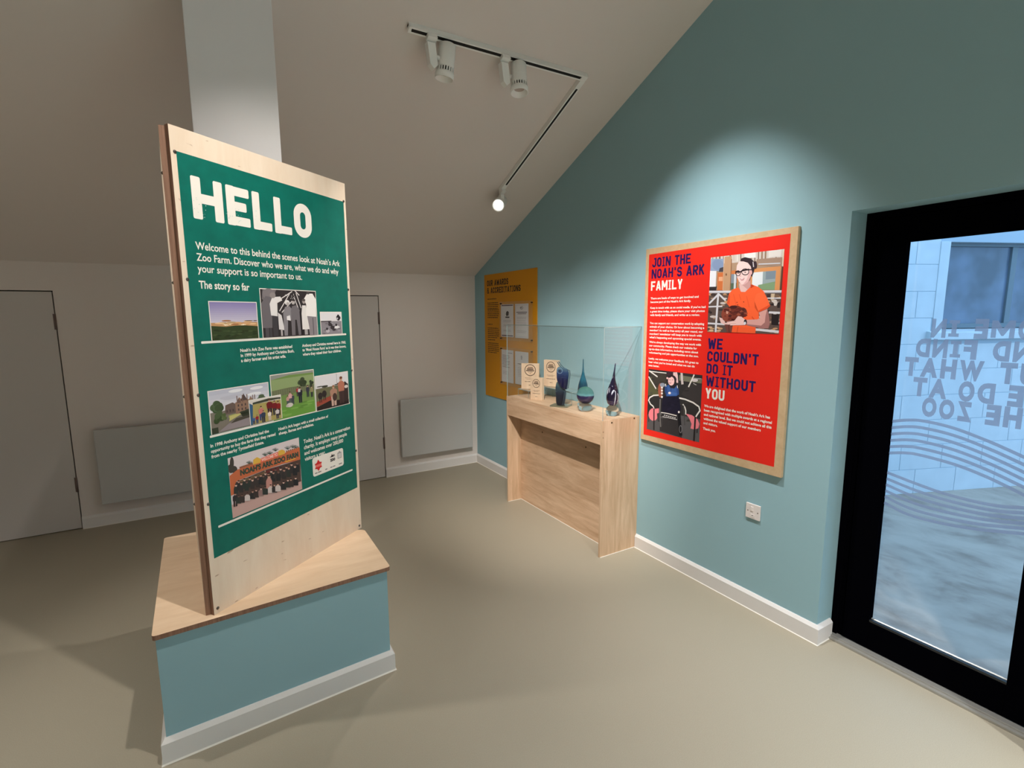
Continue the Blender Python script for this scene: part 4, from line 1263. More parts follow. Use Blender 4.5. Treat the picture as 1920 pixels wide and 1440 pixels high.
# acrylic risers
def riser(x0, x1, y0, y1, h, label):
    cx, cy = (x0 + x1) / 2, (y0 + y1) / 2
    r = empty('acrylic_riser', (cx, cy, CZ)); tag(r, label, 'stand', 'clear risers in the case')
    a, c = abs(x1 - x0) / 2, abs(y1 - y0) / 2; t_ = .006
    for nm, pa, pb, ax in (('shelf', (-a, -c, h - t_), (a, c, h), 2), ('leg', (-a, c - t_, 0), (a, c, h - t_ - .0005), 1), ('leg', (-a, -c, 0), (a, -c + t_, h - t_ - .0005), 1)):
        m2 = MB(); m2.box(pa, pb, M_acrylic_plate); o = m2.build(nm, r)
        o.data.materials.append(M_acrylic_edge)
        for pl in o.data.polygons:
            if abs(pl.normal[ax]) < .5: pl.material_index = 1
    return r
R1H, R3H = .060, .108
riser(-.235, -.06, -1.282, -1.455, R1H, 'low clear riser under the largest wooden award block')
riser(-.16, -.035, -1.53, -1.965, R3H, 'long clear riser under the rear wooden award block')

# wooden award blocks
def award_block(p0, p1, z, h, th, label):
    p0 = Vector(p0); p1 = Vector(p1); d = p1 - p0; w = d.length
    r = empty('wooden_award', (p0.x, p0.y, z), atan2(d.y, d.x)); tag(r, label, 'award', 'wooden award blocks')
    m2 = MB(); m2.box((0, 0, 0), (w, th, h), M_block, .0015); m2.build('block', r)
    f = Flat(); ink = P(74, 50, 38); soft = P(132, 98, 78)
    cx, cy, rr = w * .5, h * .74, w * .30
    f.ring(cx, cy, rr, rr, w * .035, ink, 1, 30)
    f.rect(cx - rr * .45, cy + rr * .42, cx + rr * .5, cy + rr * .58, soft, 1); f.rect(cx - rr * .6, cy + rr * .10, cx + rr * .62, cy + rr * .30, ink, 1)
    f.rect(cx - rr * .75, cy - rr * .18, cx + rr * .75, cy + rr * .0, ink, 1); f.greek(cx - rr * .4, cy - rr * .42, rr * .8, rr * .12, soft, 1)
    f.ell(cx, cy - rr * .62, rr * .09, rr * .07, soft, 1, 8)
    f.build('emblem', r, -.0003); f = Flat()
    f.greek(w * .22, h * .42, w * .6, h * .018, soft, 1); f.greek(w * .3, h * .375, w * .4, h * .018, soft, 1)
    f.build('engraved_text', r, -.0003); f = Flat()
    f.greek(w * .2, h * .28, w * .62, h * .024, ink, 1); f.greek(w * .42, h * .14, w * .2, h * .024, ink, 1)
    f.build('engraved_text', r, -.0003)
    return r
award_block((-.215, -1.306), (-.105, -1.424), CZ + R1H, .226, .030, 'largest wooden award block, at the yellow board end of the case')
award_block((-.268, -1.535), (-.221, -1.640), CZ, .190, .034, 'small wooden award block standing in front of the other two')
award_block((-.138, -1.545), (-.085, -1.678), CZ + R3H, .224, .030, 'wooden award block raised on the long clear riser behind')

# coloured glass
def glass_mat(name, stops, rough=0.03, axis='Z', span=(0, 1), streak=None, alpha=1.0):
    """tinted solid glass look: coloured body with clear gloss, colour running along the object's height"""
    m = bpy.data.materials.new(name); m.use_nodes = True
    nt = m.node_tree; bb = nt.nodes['Principled BSDF']
    tc = nt.nodes.new('ShaderNodeTexCoord'); sp = nt.nodes.new('ShaderNodeSeparateXYZ')
    nt.links.new(tc.outputs['Object'], sp.inputs[0])
    mr = nt.nodes.new('ShaderNodeMapRange'); mr.inputs['From Min'].default_value = span[0]; mr.inputs['From Max'].default_value = span[1]
    nt.links.new(sp.outputs[axis], mr.inputs['Value'])
    src = mr.outputs['Result']
    nz = nt.nodes.new('ShaderNodeTexNoise'); nz.inputs['Scale'].default_value = 14
    nt.links.new(tc.outputs['Object'], nz.inputs['Vector'])
    ad = nt.nodes.new('ShaderNodeMath'); ad.operation = 'MULTIPLY_ADD'; ad.inputs[1].default_value = .16; 
    nt.links.new(nz.outputs['Fac'], ad.inputs[0]); 
    sb = nt.nodes.new('ShaderNodeMath'); sb.operation = 'SUBTRACT'; sb.inputs[1].default_value = .08
    nt.links.new(src, sb.inputs[0]); nt.links.new(sb.outputs[0], ad.inputs[2])
    rp = nt.nodes.new('ShaderNodeValToRGB')
    while len(rp.color_ramp.elements) < len(stops): rp.color_ramp.elements.new(.5)
    for e_, (pos, c) in zip(rp.color_ramp.elements, stops):
        e_.position = pos; e_.color = (*s2l(c), 1)
    nt.links.new(ad.outputs[0], rp.inputs['Fac'])
    out = rp.outputs['Color']
    if streak:
        mp = nt.nodes.new('ShaderNodeMapping'); mp.inputs['Scale'].default_value = (22, 22, 5); mp.inputs['Rotation'].default_value = (0, .35, .3)
        nt.links.new(tc.outputs['Object'], mp.inputs['Vector'])
        n2 = nt.nodes.new('ShaderNodeTexNoise'); n2.inputs['Scale'].default_value = 1.6; n2.inputs['Detail'].default_value = 1; n2.inputs['Distortion'].default_value = 1.2
        nt.links.new(mp.outputs['Vector'], n2.inputs['Vector'])
        r2 = nt.nodes.new('ShaderNodeValToRGB'); r2.color_ramp.elements[0].position = .60; r2.color_ramp.elements[1].position = .64
        nt.links.new(n2.outputs['Fac'], r2.inputs['Fac'])
        mx = nt.nodes.new('ShaderNodeMixRGB'); mx.inputs['Color2'].default_value = (*s2l(streak), 1)
        nt.links.new(r2.outputs['Color'], mx.inputs['Fac']); nt.links.new(out, mx.inputs['Color1']); out = mx.outputs['Color']
    nt.links.new(out, bb.inputs['Base Color'])
    bb.inputs['Roughness'].default_value = rough; bb.inputs['Specular IOR Level'].default_value = .6
    bb.inputs['Alpha'].default_value = alpha
    return m


def real_glass(name, col, rough=0.0):
    m = bpy.data.materials.new(name); m.use_nodes = True
    bb = m.node_tree.nodes['Principled BSDF']
    bb.inputs['Base Color'].default_value = (*col, 1); bb.inputs['Roughness'].default_value = rough
    bb.inputs['Transmission Weight'].default_value = 1.0; bb.inputs['IOR'].default_value = 1.5
    return m


M_crystal = real_glass('clear_crystal', (0.97, 0.98, 0.98))
M_base_glass = clear('grey_glass_slab', (.72, .80, .80))
M_bluefish = glass_mat('blue_fused_glass', [(0, (8, 12, 44)), (.4, (10, 18, 66)), (.75, (36, 62, 108)), (1, (96, 134, 152))], span=(0, .185), alpha=.95)
M_bluefish2 = glass_mat('dark_blue_fused_glass', [(0, (7, 10, 28)), (.45, (16, 26, 48)), (.8, (44, 70, 86)), (1, (84, 114, 120))], span=(0, .19), alpha=.95)
M_teal = glass_mat('teal_blown_glass', [(0, (18, 18, 48)), (.28, (10, 44, 68)), (.55, (22, 92, 114)), (1, (40, 92, 110))], span=(.06, .37), alpha=.95)
M_purple = glass_mat('purple_blown_glass', [(0, (60, 40, 110)), (.2, (28, 18, 44)), (.7, (24, 18, 40)), (1, (60, 66, 92))], span=(.06, .37), streak=(206, 208, 222))
M_disc = glass_mat('green_and_violet_glass', [(0, (36, 26, 74)), (.47, (36, 26, 78)), (.53, (104, 158, 164)), (.66, (74, 122, 124)), (1, (58, 104, 90))], span=(-.066, .066))
M_edge_glass = clear('clear_glass_edge', (.74, .84, .86))
M_edge_line = mat('dark_glass_edge', (70, 92, 104), .15, spec=.6)


def ico(mb, m, center, rad, subd=3, sq=(1, 1, 1)):
    t = bmesh.new(); bmesh.ops.create_icosphere(t, subdivisions=subd, radius=rad)
    mb.absorb(t, m, Matrix.Translation(center) @ Matrix.Diagonal((*sq, 1)), True)


# fused-glass trophy: two leaf-shaped blue sheets with a clear outline sheet, on a glass slab
tr = empty('glass_trophy', (-.245, -1.935, CZ), atan2(-.835, .55))
tag(tr, 'tall blue fused glass trophy with leaf shaped sheets on a square glass slab', 'trophy')
m2 = MB(); m2.box((-.072, -.055, 0), (.072, .055, .012), M_base_glass, .002); m2.build('base', tr)
def leaf(pts, n=8):
    """closed smooth outline through control points"""
    out = []; k = len(pts)
    for i in range(k):
        p0, p1, p2, p3 = (Vector(pts[(i + j - 1) % k]) for j in range(4))
        for s in range(n):
            t_ = s / n
            out.append(tuple(0.5 * ((2 * p1) + (p2 - p0) * t_ + (2 * p0 - 5 * p1 + 4 * p2 - p3) * t_ ** 2 + (3 * p1 - p0 - 3 * p2 + p3) * t_ ** 3)))
    return out
low = leaf([(-.031, .192), (-.046, .147), (-.043, .08), (-.034, .0125), (.024, .0125), (.034, .08), (.037, .125), (.006, .147)])
m2 = MB(); m2.prism(low, .010, M_bluefish2, 'y', .002, .002, 1); m2.build('lower_leaf', tr)
up = leaf([(-.028, .300), (0, .311), (.062, .283), (.058, .17), (.042, .136), (0, .159), (-.028, .204), (-.033, .26)])
m2 = MB(); m2.prism([(x, z - .13) for x, z in up], .010, M_bluefish, 'y', -.012, .002, 1); o = m2.build('upper_leaf', tr); o.location = (0, 0, .13)
def rim_line(mb, pts, w, y0, t):
    for k in range(len(pts) - 1):
        a = Vector(pts[k]); c = Vector(pts[k + 1]); n = Vector((-(c - a).y, (c - a).x)).normalized() * w / 2
        e = (c - a).normalized() * w * .3
        mb.prism([tuple(a - n - e), tuple(c - n + e), tuple(c + n + e), tuple(a + n - e)], t, M_edge_line, 'y', y0)
m2 = MB()
RIM = [(-.017, .352), (0, .328), (.030, .302), (.073, .285), (.077, .254), (.062, .147)]
rim_line(m2, RIM, .0035, -.012, .010)
rim_line(m2, [(x - .011, z - .006) for x, z in RIM[:4]] + [(.066, .25), (.052, .14)], .003, -.012, .010)
m2.build('upper_rim', tr)
m2 = MB()
rim_line(m2, [(.040, .122), (.036, .07), (.026, .0125)], .003, .002, .010); rim_line(m2, [(.030, .122), (.026, .07), (.014, .0125)], .0025, .001, .010)
m2.build('lower_rim', tr)
f = Flat(); f.ring(-.006, .281, .021, .021, .0022, P(150, 180, 200), 1, 20)
f.poly([(-.006 + (.013 if k % 2 == 0 else .0055) * sin(k * pi / 5), .281 + (.013 if k % 2 == 0 else .0055) * cos(k * pi / 5)) for k in range(10)], P(20, 24, 50), 1)
f.build('engraved_star', tr, -.0123)

# teal drop on a clear ball foot
def drop(loc, label, body_m, hgt, rmax, name, lean=0.0, squash=1.0):
    r = empty(name, loc); tag(r, label, 'trophy')
    m2 = MB()
    m2.lathe([(0, 0), (rmax * .72, .001), (rmax * .98, .014), (rmax * 1.06, .034), (rmax * .92, .055), (rmax * .62, .068), (rmax * .55, .072)], M_crystal, 32)
    m2.build('foot', r)
    prof = [(0, .073), (rmax * .52, .0735), (rmax * .80, .088), (rmax * .98, .115), (rmax, .145), (rmax * .88, .18), (rmax * .62, .215), (rmax * .38, .245), (rmax * .22, .275), (rmax * .13, .31), (rmax * .09, hgt - .012), (rmax * .07, hgt - .003), (0, hgt)]
    m2 = MB(); m2.lathe(prof, body_m, 32)
    for v in m2.bm.verts:
        k = max(0, v.co.z - .15)
        v.co.x += lean * k * k * 4; v.co.y *= squash
    m2.build('drop', r)
    return r
drop((-.140, -2.075, CZ), 'teal blown glass drop with a thin neck, half hidden by the glass ball', M_teal, .378, .040, 'teal_glass_drop')
drop((-.155, -2.425, CZ), 'dark purple glass drop with white streaks at the open end of the case', M_purple, .372, .045, 'purple_glass_drop', .10)
r = empty('glass_ball_award', (-.205, -2.185, CZ)); tag(r, 'round glass award, green above and violet below, on a clear foot', 'trophy')
r.rotation_euler = (0, 0, radians(-52))
m2 = MB(); m2.lathe([(0, 0), (.032, .001), (.048, .014), (.052, .032), (.044, .048), (.026, .056)], M_crystal, 32); m2.build('foot', r)
m2 = MB(); ico(m2, M_disc, (0, 0, 0), .0655, 4, (1, .6, 1)); o = m2.build('ball', r); o.location = (0, 0, .118)

# ------------------------------------------------------------------ wall socket
so = empty('fused_switch', (-.0012, -3.4357, .5793), radians(-90)); tag(so, 'white switched wall plate low on the blue wall below the red board', 'wall switch')
m2 = MB(); m2.box((-.043, -.009, -.043), (.043, 0, .043), M_socket, .002); m2.build('plate', so)
m2 = MB(); m2.box((-.013, -.0125, .002), (.003, -.009, .028), M_socket, .0015); m2.build('rocker', so)
for u in (-.030, .030):
    m2 = MB(); m2.lathe([(.0035, 0), (.003, .0008), (0, .001)], mat('recessed_screw', (90, 76, 66), .5, metal=.4), 10, Matrix.Rotation(radians(90), 4, 'X')); o = m2.build('screw', so); o.location = (u, -.009, 0)
m2 = MB(); m2.box((-.014, -.0105, -.034), (.016, -.009, -.017), M_socket, .0006); m2.box((-.003, -.0112, -.025), (.002, -.0104, -.021), M_slot); m2.build('fuse_carrier', so)

# ------------------------------------------------------------------ track lighting
CA = atan2(SL, 1.0)                         # pitch of the ceiling
tn = empty('lighting_track', (-.44, -2.392, roof(-2.392)))
tag(tn, 'white L shaped lighting track with a black slot on the sloping ceiling', 'lighting track')
def ceil_frame(y0):
    """matrix: local x along room x, local y up the slope, local z out of the ceiling (down)"""
    s = Vector((0, -cos(CA), sin(CA))); n = Vector((0, -sin(CA), -cos(CA)))
    return s, n
sdir, ndir = ceil_frame(0)
def tbox(mb, x0, x1, a0, a1, d0, d1, m, y_ref, origin=None):
    """box in ceiling coordinates: x, distance a up-slope from y_ref, depth d off the ceiling; relative to tn"""
    t = bmesh.new(); o = Vector((0, y_ref, roof(y_ref))) - Vector(origin if origin is not None else tn.location)
    vs = []
    for d in (d0, d1):
        for a in (a0, a1):
            for x in (x0, x1):
                vs.append(t.verts.new(Vector((x, 0, 0)) + o + sdir * a + ndir * d))
    for f in ((0, 1, 3, 2), (4, 6, 7, 5), (0, 4, 5, 1), (2, 3, 7, 6), (0, 2, 6, 4), (1, 5, 7, 3)): t.faces.new([vs[i] for i in f])
    bmesh.ops.recalc_face_normals(t, faces=t.faces[:])
    mb.absorb(t, m)
YT = -2.41
L2 = (2.405 - 1.352) / cos(CA)
TW = .018
m2 = MB()
for a0, a1 in ((-TW, -.009), (.009, TW)): tbox(m2, -1.59, -.428, a0, a1, 0, .032, M_fixture, YT)
tbox(m2, -1.59, -.428, -.009, .009, 0, .012, M_slot, YT)
tbox(m2, -1.59, -1.575, -.009, .009, .012, .032, M_fixture, YT); tbox(m2, -.47, -.428, -.009, .009, .012, .0325, M_fixture, YT)
m2.build('long_rail', tn)
m2 = MB()
# slot as a dark strip seen on the underside
tbox(m2, -1.57, -.475, -.009, .009, .0122, .0312, M_slot, YT)
m2.build('slot', tn)
m2 = MB()
XC = -.445
for x0, x1 in ((XC - TW, XC - .008), (XC + .008, XC + TW)): tbox(m2, x0, x1, -L2, -TW - .001, 0, .032, M_fixture, YT)
tbox(m2, XC - .008, XC + .008, -L2, -TW - .001, 0, .012, M_fixture, YT)
tbox(m2, XC - .008, XC + .008, -L2 + .0, -L2 + .09, .012, .0321, M_fixture, YT); tbox(m2, XC - .008, XC + .008, -.08, -TW - .001, .012, .0321, M_fixture, YT)
m2.build('short_rail', tn)
m2 = MB(); tbox(m2, XC - .008, XC + .008, -L2 + .09, -.08, .0122, .0312, M_slot, YT); m2.build('slot', tn)

M_reflector = mat('lamp_reflector', (200, 188, 182), .25, metal=.5)
M_fin = mat('dark_cooling_slot', (22, 22, 20), .7)
M_lens_off = mat('frosted_lens', (176, 160, 152), .3)
M_lit = bpy.data.materials.new('lit_lens'); M_lit.use_nodes = True
_b = M_lit.node_tree.nodes['Principled BSDF']; _b.inputs['Emission Color'].default_value = (1, .95, .86, 1); _b.inputs['Emission Strength'].default_value = 12; _b.inputs['Base Color'].default_value = (.9, .9, .9, 1)


def spot_head(r, origin, axis, lens):
    """cylinder head: origin = rear end, axis = aim direction, in the fixture's own space"""
    q = Vector(axis).to_track_quat('Z', 'Y').to_matrix().to_4x4()
    T = Matrix.Translation(origin) @ q
    m3 = MB(); m3.lathe([(0, 0), (.040, 0), (.046, .006), (.048, .112), (.048, .118)], M_fixture, 36, T); m3.build('lamp_body', r)
    m3 = MB()
    m3.lathe([(.041, .118), (.041, .140)], M_fin, 36, T, caps=False)
    for k in range(20):
        a = 2 * pi * k / 20
        t_ = bmesh.new(); bmesh.ops.create_cube(t_, size=1)
        m3.absorb(t_, M_fixture, T @ Matrix.Rotation(a, 4, 'Z') @ Matrix.Translation((.0445, 0, .129)) @ Matrix.Diagonal((.007, .0065, .024, 1)))
    m3.build('cooling_fins', r)
    m3 = MB(); m3.lathe([(.041, .140), (.049, .140), (.052, .146), (.051, .172), (.047, .172), (.040, .150), (.030, .142)], M_fixture, 36, T, caps=False); m3.build('bezel', r)
    m3 = MB(); m3.lathe([(0, .1445), (.031, .1445)], lens, 30, T, caps=False); m3.build('lens', r)


def track_head(x, y, label, box_h, aim):
    z = roof(y) - .062
    r = empty('track_spotlight', (x, y, z)); tag(r, label, 'spotlight', 'spotlights on the ceiling track')
    m3 = MB(); tbox(m3, x - .026, x + .026, -.017, .017, .0332, .056, M_fixture, y, r.location); m3.build('adapter', r)
    m3 = MB()
    m3.prism([(-.026, .000), (.020, .000), (.032, -box_h), (.010, -box_h - .022), (-.012, -box_h)], .040, M_fixture, 'y', -.020, .002); m3.build('driver_box', r)
    m3 = MB(); m3.lathe([(.012, 0), (.012, .03)], M_fixture, 16, Matrix.Translation((.026, 0, -.06)) @ Matrix.Rotation(radians(90), 4, 'Y')); m3.build('pivot', r)
    spot_head(r, (.098, 0, .020), aim, M_lens_off)
    return r
track_head(-1.466, -2.41, 'white track spotlight near the free end of the long rail', .105, (-.10, .10, -.99))
track_head(-1.020, -2.41, 'white track spotlight mid rail, its open face showing', .100, (-.06, -.16, -.98))
r = empty('track_spotlight', (-.445, -1.375, roof(-1.375) - .062)); tag(r, 'lit white spotlight glaring at the low end of the short rail', 'spotlight', 'spotlights on the ceiling track')
m3 = MB(); tbox(m3, -.445 - .017, -.445 + .017, -.026, .026, .0332, .056, M_fixture, -1.375, r.location); m3.build('adapter', r)
m3 = MB(); m3.box((-.016, -.018, -.045), (.016, .018, .002), M_fixture, .002); m3.build('driver_box', r)
ax = Vector((-.62, -.70, -.40)).normalized()
spot_head(r, Vector((-.03, -.01, -.109)) - Vector((.475, 1.385, 2.545)) * 0 + ax * 0 - ax * .14 + Vector((.0, .0, .03)), ax, M_lit)

# ------------------------------------------------------------------ glazed door
GX = .17
gd = empty('door_3', (.135, OY0, 0), radians(-90)); setting(gd, 'black framed glazed door with frosted lettering in the blue wall', 'door')
W = OY0 - OY1
def slab(name, u0, v0, u1, v1, y0, y1, m, bev=.002, parent=gd):
    m3 = MB(); m3.box((u0, y0, v0), (u1, y1, v1), m, bev); return m3.build(name, parent)
# local y: 0 = front of frame, + = towards the outside
fr = MB()
fr.box((.0005, 0, .0), (.030, .07, OH - .0005), M_black, .002); fr.box((W - .030, 0, 0), (W - .0005, .07, OH - .0005), M_black, .002); fr.box((.030, 0, OH - .030), (W - .030, .07, OH - .0005), M_black, .002)
fr.box((.030, .012, 0), (.052, .07, OH - .03), M_black); fr.box((W - .052, .012, 0), (W - .030, .07, OH - .03), M_black)
fr.build('frame', gd)
GU0, GU1, GV0, GV1 = .171, W - .171, .164, 2.003
lf = MB()
LB, LT = .024, OH - .034
lf.box((.056, .004, LB), (GU0, .040, LT), M_black, .002); lf.box((GU1, .004, LB), (W - .056, .040, LT), M_black, .002)
lf.box((GU0, .004, LB), (GU1, .040, GV0), M_black, .002); lf.box((GU0, .004, GV1), (GU1, .040, LT), M_black, .002)
lf.build('leaf', gd)
bd = MB()
bd.prism([(.004, GV0 + .012), (.006, GV0), (.033, GV0), (.033, GV0 + .012)], GU1 - GU0, M_gasket, 'x', GU0)
bd.prism([(.024, GV0 + .012), (.033, GV0 + .012), (.033, GV0 + .0155), (.028, GV0 + .0155)], GU1 - GU0, M_alu, 'x', GU0)
bd.build('glazing_bead', gd)
g3 = MB(); g3.box((GU0 - .0, .035, GV0), (GU1, .0385, GV1), M_pane); g3.build('glass_pane', gd)
th = MB(); th.box((.0005, -.045, 0), (W - .0005, .06, .012), M_alu, .002); th.box((.0005, -.028, .012), (W - .0005, .06, .020), M_alu, .002); th.build('threshold', gd)

# frosted lettering and bands stuck on the pane (they read the right way round from outside)
M_vinyl = bpy.data.materials.new('frosted_vinyl'); M_vinyl.use_nodes = True
nt = M_vinyl.node_tree; nt.nodes.clear()
_o = nt.nodes.new('ShaderNodeOutputMaterial'); _t = nt.nodes.new('ShaderNodeBsdfTranslucent'); _t.inputs['Color'].default_value = (.40, .37, .42, 1)
_d = nt.nodes.new('ShaderNodeBsdfDiffuse'); _d.inputs['Color'].default_value = (.35, .35, .42, 1)
_tr = nt.nodes.new('ShaderNodeBsdfTransparent')
_m1 = nt.nodes.new('ShaderNodeMixShader'); _m1.inputs[0].default_value = .25
_m2 = nt.nodes.new('ShaderNodeMixShader'); _m2.inputs[0].default_value = .82
nt.links.new(_t.outputs[0], _m1.inputs[1]); nt.links.new(_d.outputs[0], _m1.inputs[2])
nt.links.new(_tr.outputs[0], _m2.inputs[1]); nt.links.new(_m1.outputs[0], _m2.inputs[2]); nt.links.new(_m2.outputs[0], _o.inputs['Surface'])

def GUy(y): return OY0 - y          # world y -> local u
F = Flat()
def vinyl_line(s, u_right_edge_read_end, v, cap, adv, gap_word):
    """s is laid from its LAST letter at small u to its first letter at large u, mirrored"""
    u = u_right_edge_read_end
    for ch in reversed(s):
        if ch == ' ': u += gap_word; continue
        if ch == 'I':
            w = cap * .50; st = cap * .24; sr = cap * .20
            F.rect(u, v, u + w, v + sr, M_vinyl, 0); F.rect(u, v + cap - sr, u + w, v + cap, M_vinyl, 0)
            F.rect(u + w / 2 - st / 2, v + sr, u + w / 2 + st / 2, v + cap - sr, M_vinyl, 0)
        elif ch == 'M':
            w = cap * 1.0; a = cap * .22
            F.poly([(u, v), (u + a, v), (u + a, v + cap * .56), (u + w / 2 - a * .2, v + cap * .12), (u + w / 2 + a * .2, v + cap * .12), (u + w - a, v + cap * .56), (u + w - a, v), (u + w, v), (u + w, v + cap), (u + w - a * 1.15, v + cap), (u + w / 2, v + cap * .52), (u + a * 1.15, v + cap), (u, v + cap)], M_vinyl, 0)
        else:
            w = cap * {'W': 1.08, 'M': 1.05, 'O': .72, 'A': .86, 'E': .62, 'F': .62, 'Z': .68, 'T': .70}.get(ch, .74)
            F.text(ch, u + w, v, cap, M_vinyl, 0, w, .058, mirror=True)
        u += w + adv
vinyl_line('COME IN', GUy(-4.101), 1.585, .0705, .0095, .040)
vinyl_line('AND FIND', GUy(-4.052), 1.497, .0705, .0095, .040)
vinyl_line('OUT WHAT', GUy(-4.016), 1.408, .0735, .0095, .040)
vinyl_line('WE DO AT', GUy(-4.056), 1.319, .0735, .0095, .030)
vinyl_line('THE ZOO', GUy(-4.098), 1.232, .0735, .0095, .034)
F.build('frosted_lettering', gd, .0345)
F = Flat()
def curve_pts(P_, n=10):
    out = []
    for i in range(len(P_) - 1):
        p0 = Vector(P_[max(0, i - 1)]); p1 = Vector(P_[i]); p2 = Vector(P_[i + 1]); p3 = Vector(P_[min(len(P_) - 1, i + 2)])
        for s in range(n):
            t_ = s / n
            out.append(tuple(0.5 * ((2 * p1) + (p2 - p0) * t_ + (2 * p0 - 5 * p1 + 4 * p2 - p3) * t_ ** 2 + (3 * p1 - p0 - 3 * p2 + p3) * t_ ** 3)))
    out.append(tuple(P_[-1])); return out
hi0 = [(GU0, 1.180), (GUy(-4.05), 1.197), (GUy(-4.111), 1.203), (GUy(-4.215), 1.192), (GUy(-4.339), 1.157), (GUy(-4.445), 1.118), (GU1, 1.100)]
hi1 = [(GU0, 1.026), (GUy(-4.05), 1.041), (GUy(-4.108), 1.045), (GUy(-4.23), 1.034), (GUy(-4.342), 1.008), (GUy(-4.46), .966), (GU1, .950)]
lo0 = [(GU0, .930), (GUy(-4.099), .910), (GUy(-4.203), .895), (GUy(-4.318), .891), (GUy(-4.40), .898), (GUy(-4.466), .914), (GU1, .922)]
lo1 = [(GU0, .780), (GUy(-4.091), .754), (GUy(-4.216), .757), (GUy(-4.329), .773), (GUy(-4.40), .790), (GUy(-4.466), .806), (GU1, .812)]
for a, c in ((hi0, hi1), (lo0, lo1)):
    for k in range(6):
        f = k / 5
        F.stroke(curve_pts([(x0 * (1 - f) + x1 * f, y0 * (1 - f) + y1 * f) for (x0, y0), (x1, y1) in zip(a, c)]), .0135, M_vinyl, 0)
F.build('frosted_bands', gd, .0345)

# ------------------------------------------------------------------ outside: yard and painted block wall
M_yard = bpy.data.materials.new('worn_concrete_yard'); M_yard.use_nodes = True
nt = M_yard.node_tree; bb = nt.nodes['Principled BSDF']; tc = nt.nodes.new('ShaderNodeTexCoord')
mp = nt.nodes.new('ShaderNodeMapping'); mp.inputs['Scale'].default_value = (1.2, .8, 1); mp.inputs['Rotation'].default_value = (0, 0, radians(28))
n1 = nt.nodes.new('ShaderNodeTexNoise'); n1.inputs['Scale'].default_value = 2.6; n1.inputs['Detail'].default_value = 9; n1.inputs['Roughness'].default_value = .62; n1.inputs['Distortion'].default_value = .35
rp = nt.nodes.new('ShaderNodeValToRGB')
rp.color_ramp.elements[0].position = .34; rp.color_ramp.elements[0].color = (*s2l((152, 134, 120)), 1)
rp.color_ramp.elements[1].position = .62; rp.color_ramp.elements[1].color = (*s2l((196, 178, 162)), 1)
e_ = rp.color_ramp.elements.new(.47); e_.color = (*s2l((180, 162, 147)), 1)
nt.links.new(tc.outputs['Object'], mp.inputs['Vector']); nt.links.new(mp.outputs['Vector'], n1.inputs['Vector']); nt.links.new(n1.outputs['Fac'], rp.inputs['Fac']); nt.links.new(rp.outputs['Color'], bb.inputs['Base Color'])
bb.inputs['Roughness'].default_value = .8
b = MB(); b.box((.301, -12, -.13), (10, 2.5, -.03), M_yard)
setting(b.build('ground_outside'), 'worn concrete yard outside the glazed door', 'ground')

M_blockpaint = mat('white_painted_block', (222, 224, 226), .7, spec=.25, vary=.05, scale=6, bump=.3, bscale=60)
M_joint = mat('mortar_joint', (186, 198, 208), .8)
E0 = Vector((3.399, -3.144)); EA = radians(-21.3)
ew = empty('wall_outside', (E0.x, E0.y, -.03), EA); setting(ew, 'white painted blockwork wall of the building across the yard', 'wall')
WU0, WU1, WV0, WV1 = -.20, 1.55, 1.565, 2.335     # window, heights from the yard
cs = .2375
mb = MB()
def blocks(u0, u1, v0, v1, row):
    off = (row % 2) * .225
    u = -3.02 + off + .05 * (row % 3)
    while u < u1:
        a = max(u0, u); c = min(u1, u + .446)
        if c - a > .02: mb.box((a, 0, v0), (c, .1, v1), M_blockpaint, .003)
        u += .452
row = 0; v = 0
while v < 3.9:
    v1 = v + cs - .005
    segs = [(-3, 4.5)] if (v1 < WV0 - .135 or v > WV1 + .05) else [(-3, WU0 - .1), (WU1 + .1, 4.5)]
    for s0, s1 in segs: blocks(s0, s1, v, v1, row)
    v += cs; row += 1
mb.box((-3, .004, 0), (WU0 - .1, .1, 3.9), M_joint); mb.box((WU1 + .1, .004, 0), (4.5, .1, 3.9), M_joint)
mb.box((WU0 - .1, .004, 0), (WU1 + .1, .1, WV0 - .1), M_joint); mb.box((WU0 - .1, .004, WV1), (WU1 + .1, .1, 3.9), M_joint)
mb.build('blockwork', ew)
wn = empty('window_1', (E0.x, E0.y, -.03), EA); setting(wn, 'dark window with a white sill in the wall across the yard', 'window')
mb = MB()
mb.box((WU0 - .1, -.006, WV0 - .1), (WU0, .12, WV1 + .002), M_blockpaint, .003); mb.box((WU1, -.006, WV0 - .1), (WU1 + .1, .12, WV1), M_blockpaint, .003)
mb.build('surround', wn)
mb = MB(); mb.prism([(-.05, WV0 - .1), (.12, WV0 - .1), (.12, WV0 + .0), (-.03, WV0 - .03), (-.05, WV0 - .04)], WU1 - WU0 + .3, M_blockpaint, 'x', WU0 - .15); mb.build('sill', wn)
M_wframe = mat('grey_timber_frame', (120, 132, 138), .6)
mb = MB()
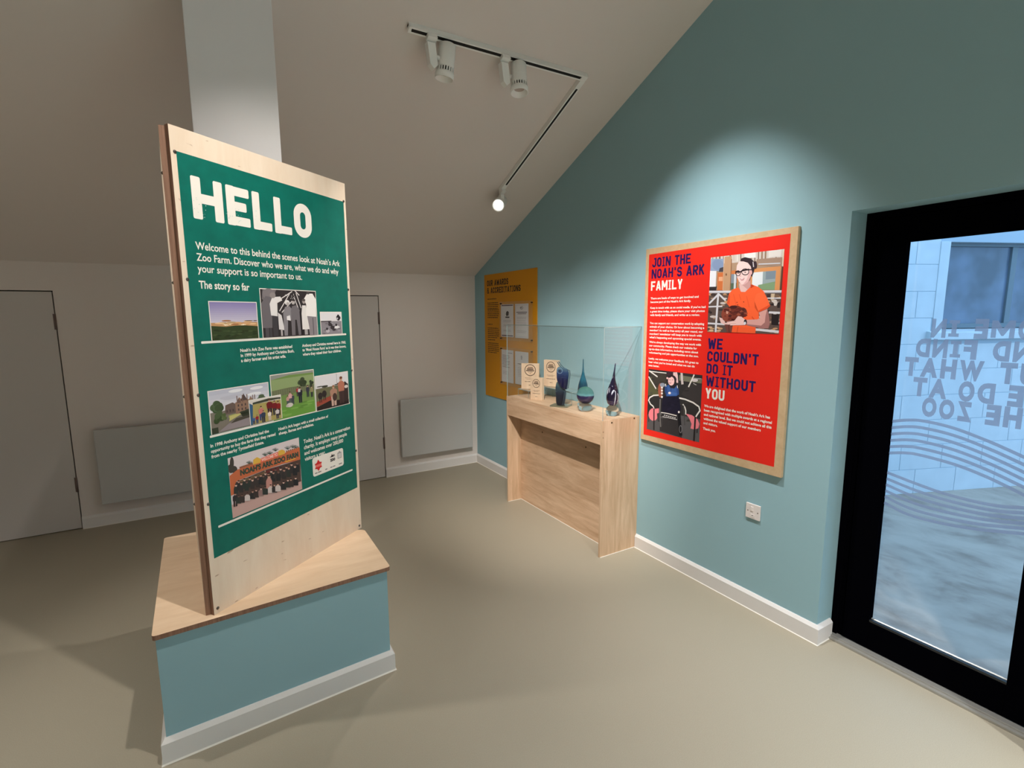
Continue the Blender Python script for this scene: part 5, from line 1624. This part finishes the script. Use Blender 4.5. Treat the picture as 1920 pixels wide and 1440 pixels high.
for a, c in (((WU0, .06, WV0), (WU0 + .07, .11, WV1)), ((WU1 - .07, .06, WV0), (WU1, .11, WV1)), ((WU0 + .07, .06, WV1 - .03), (WU1 - .07, .11, WV1)), ((WU0 + .07, .06, WV0), (WU1 - .07, .11, WV0 + .04)), ((.56, .065, WV0 + .04), (.62, .11, WV1 - .03))):
    mb.box(a, c, M_wframe, .003)
mb.build('frame', wn)
M_wpane = bpy.data.materials.new('painted_sky_reflection_glass'); M_wpane.use_nodes = True  # reflected sky is put into the pane's colour as blue-grey mottling
nt = M_wpane.node_tree; bb = nt.nodes['Principled BSDF']; tc = nt.nodes.new('ShaderNodeTexCoord'); nz = nt.nodes.new('ShaderNodeTexNoise'); nz.inputs['Scale'].default_value = 2.2; nz.inputs['Detail'].default_value = 5
rp = nt.nodes.new('ShaderNodeValToRGB'); rp.color_ramp.elements[0].position = .35; rp.color_ramp.elements[0].color = (*s2l((84, 96, 108)), 1); rp.color_ramp.elements[1].position = .7; rp.color_ramp.elements[1].color = (*s2l((130, 146, 170)), 1)
nt.links.new(tc.outputs['Object'], nz.inputs['Vector']); nt.links.new(nz.outputs['Fac'], rp.inputs['Fac']); nt.links.new(rp.outputs['Color'], bb.inputs['Base Color']); bb.inputs['Roughness'].default_value = .25
mb = MB(); mb.box((WU0 + .07, .085, WV0 + .04), (WU1 - .07, .09, WV1 - .03), M_wpane); mb.build('pane', wn)

# ------------------------------------------------------------------ printed and stuck-on pieces belong to the part that carries them
def nest(root, carrier, names):
    kids = [o for o in scene.objects if o.parent == root]
    c = next(o for o in kids if o.name.split('.')[0] == carrier)
    for o in kids:
        if o.name.split('.')[0] in names:
            o.parent = c
            o.location = Vector(o.location) - Vector(c.location)


PRINTED = {'heading', 'text_block', 'photograph', 'rule_line', 'badge_card'}
nest(hb, 'green_print', PRINTED)
nest(rb, 'red_print', PRINTED)
nest(yb, 'backing_board', PRINTED)
nest(gd, 'glass_pane', {'frosted_lettering', 'frosted_bands'})
for o in list(scene.objects):
    k = o.name.split('.')[0]
    if k == 'certificate': nest(o, 'paper', {'crest', 'printed_text', 'printed_heading'})
    elif k == 'wooden_award': nest(o, 'block', {'emblem', 'engraved_text'})
    elif k == 'track_spotlight': nest(o, 'lamp_body', {'bezel', 'lens', 'cooling_fins'})
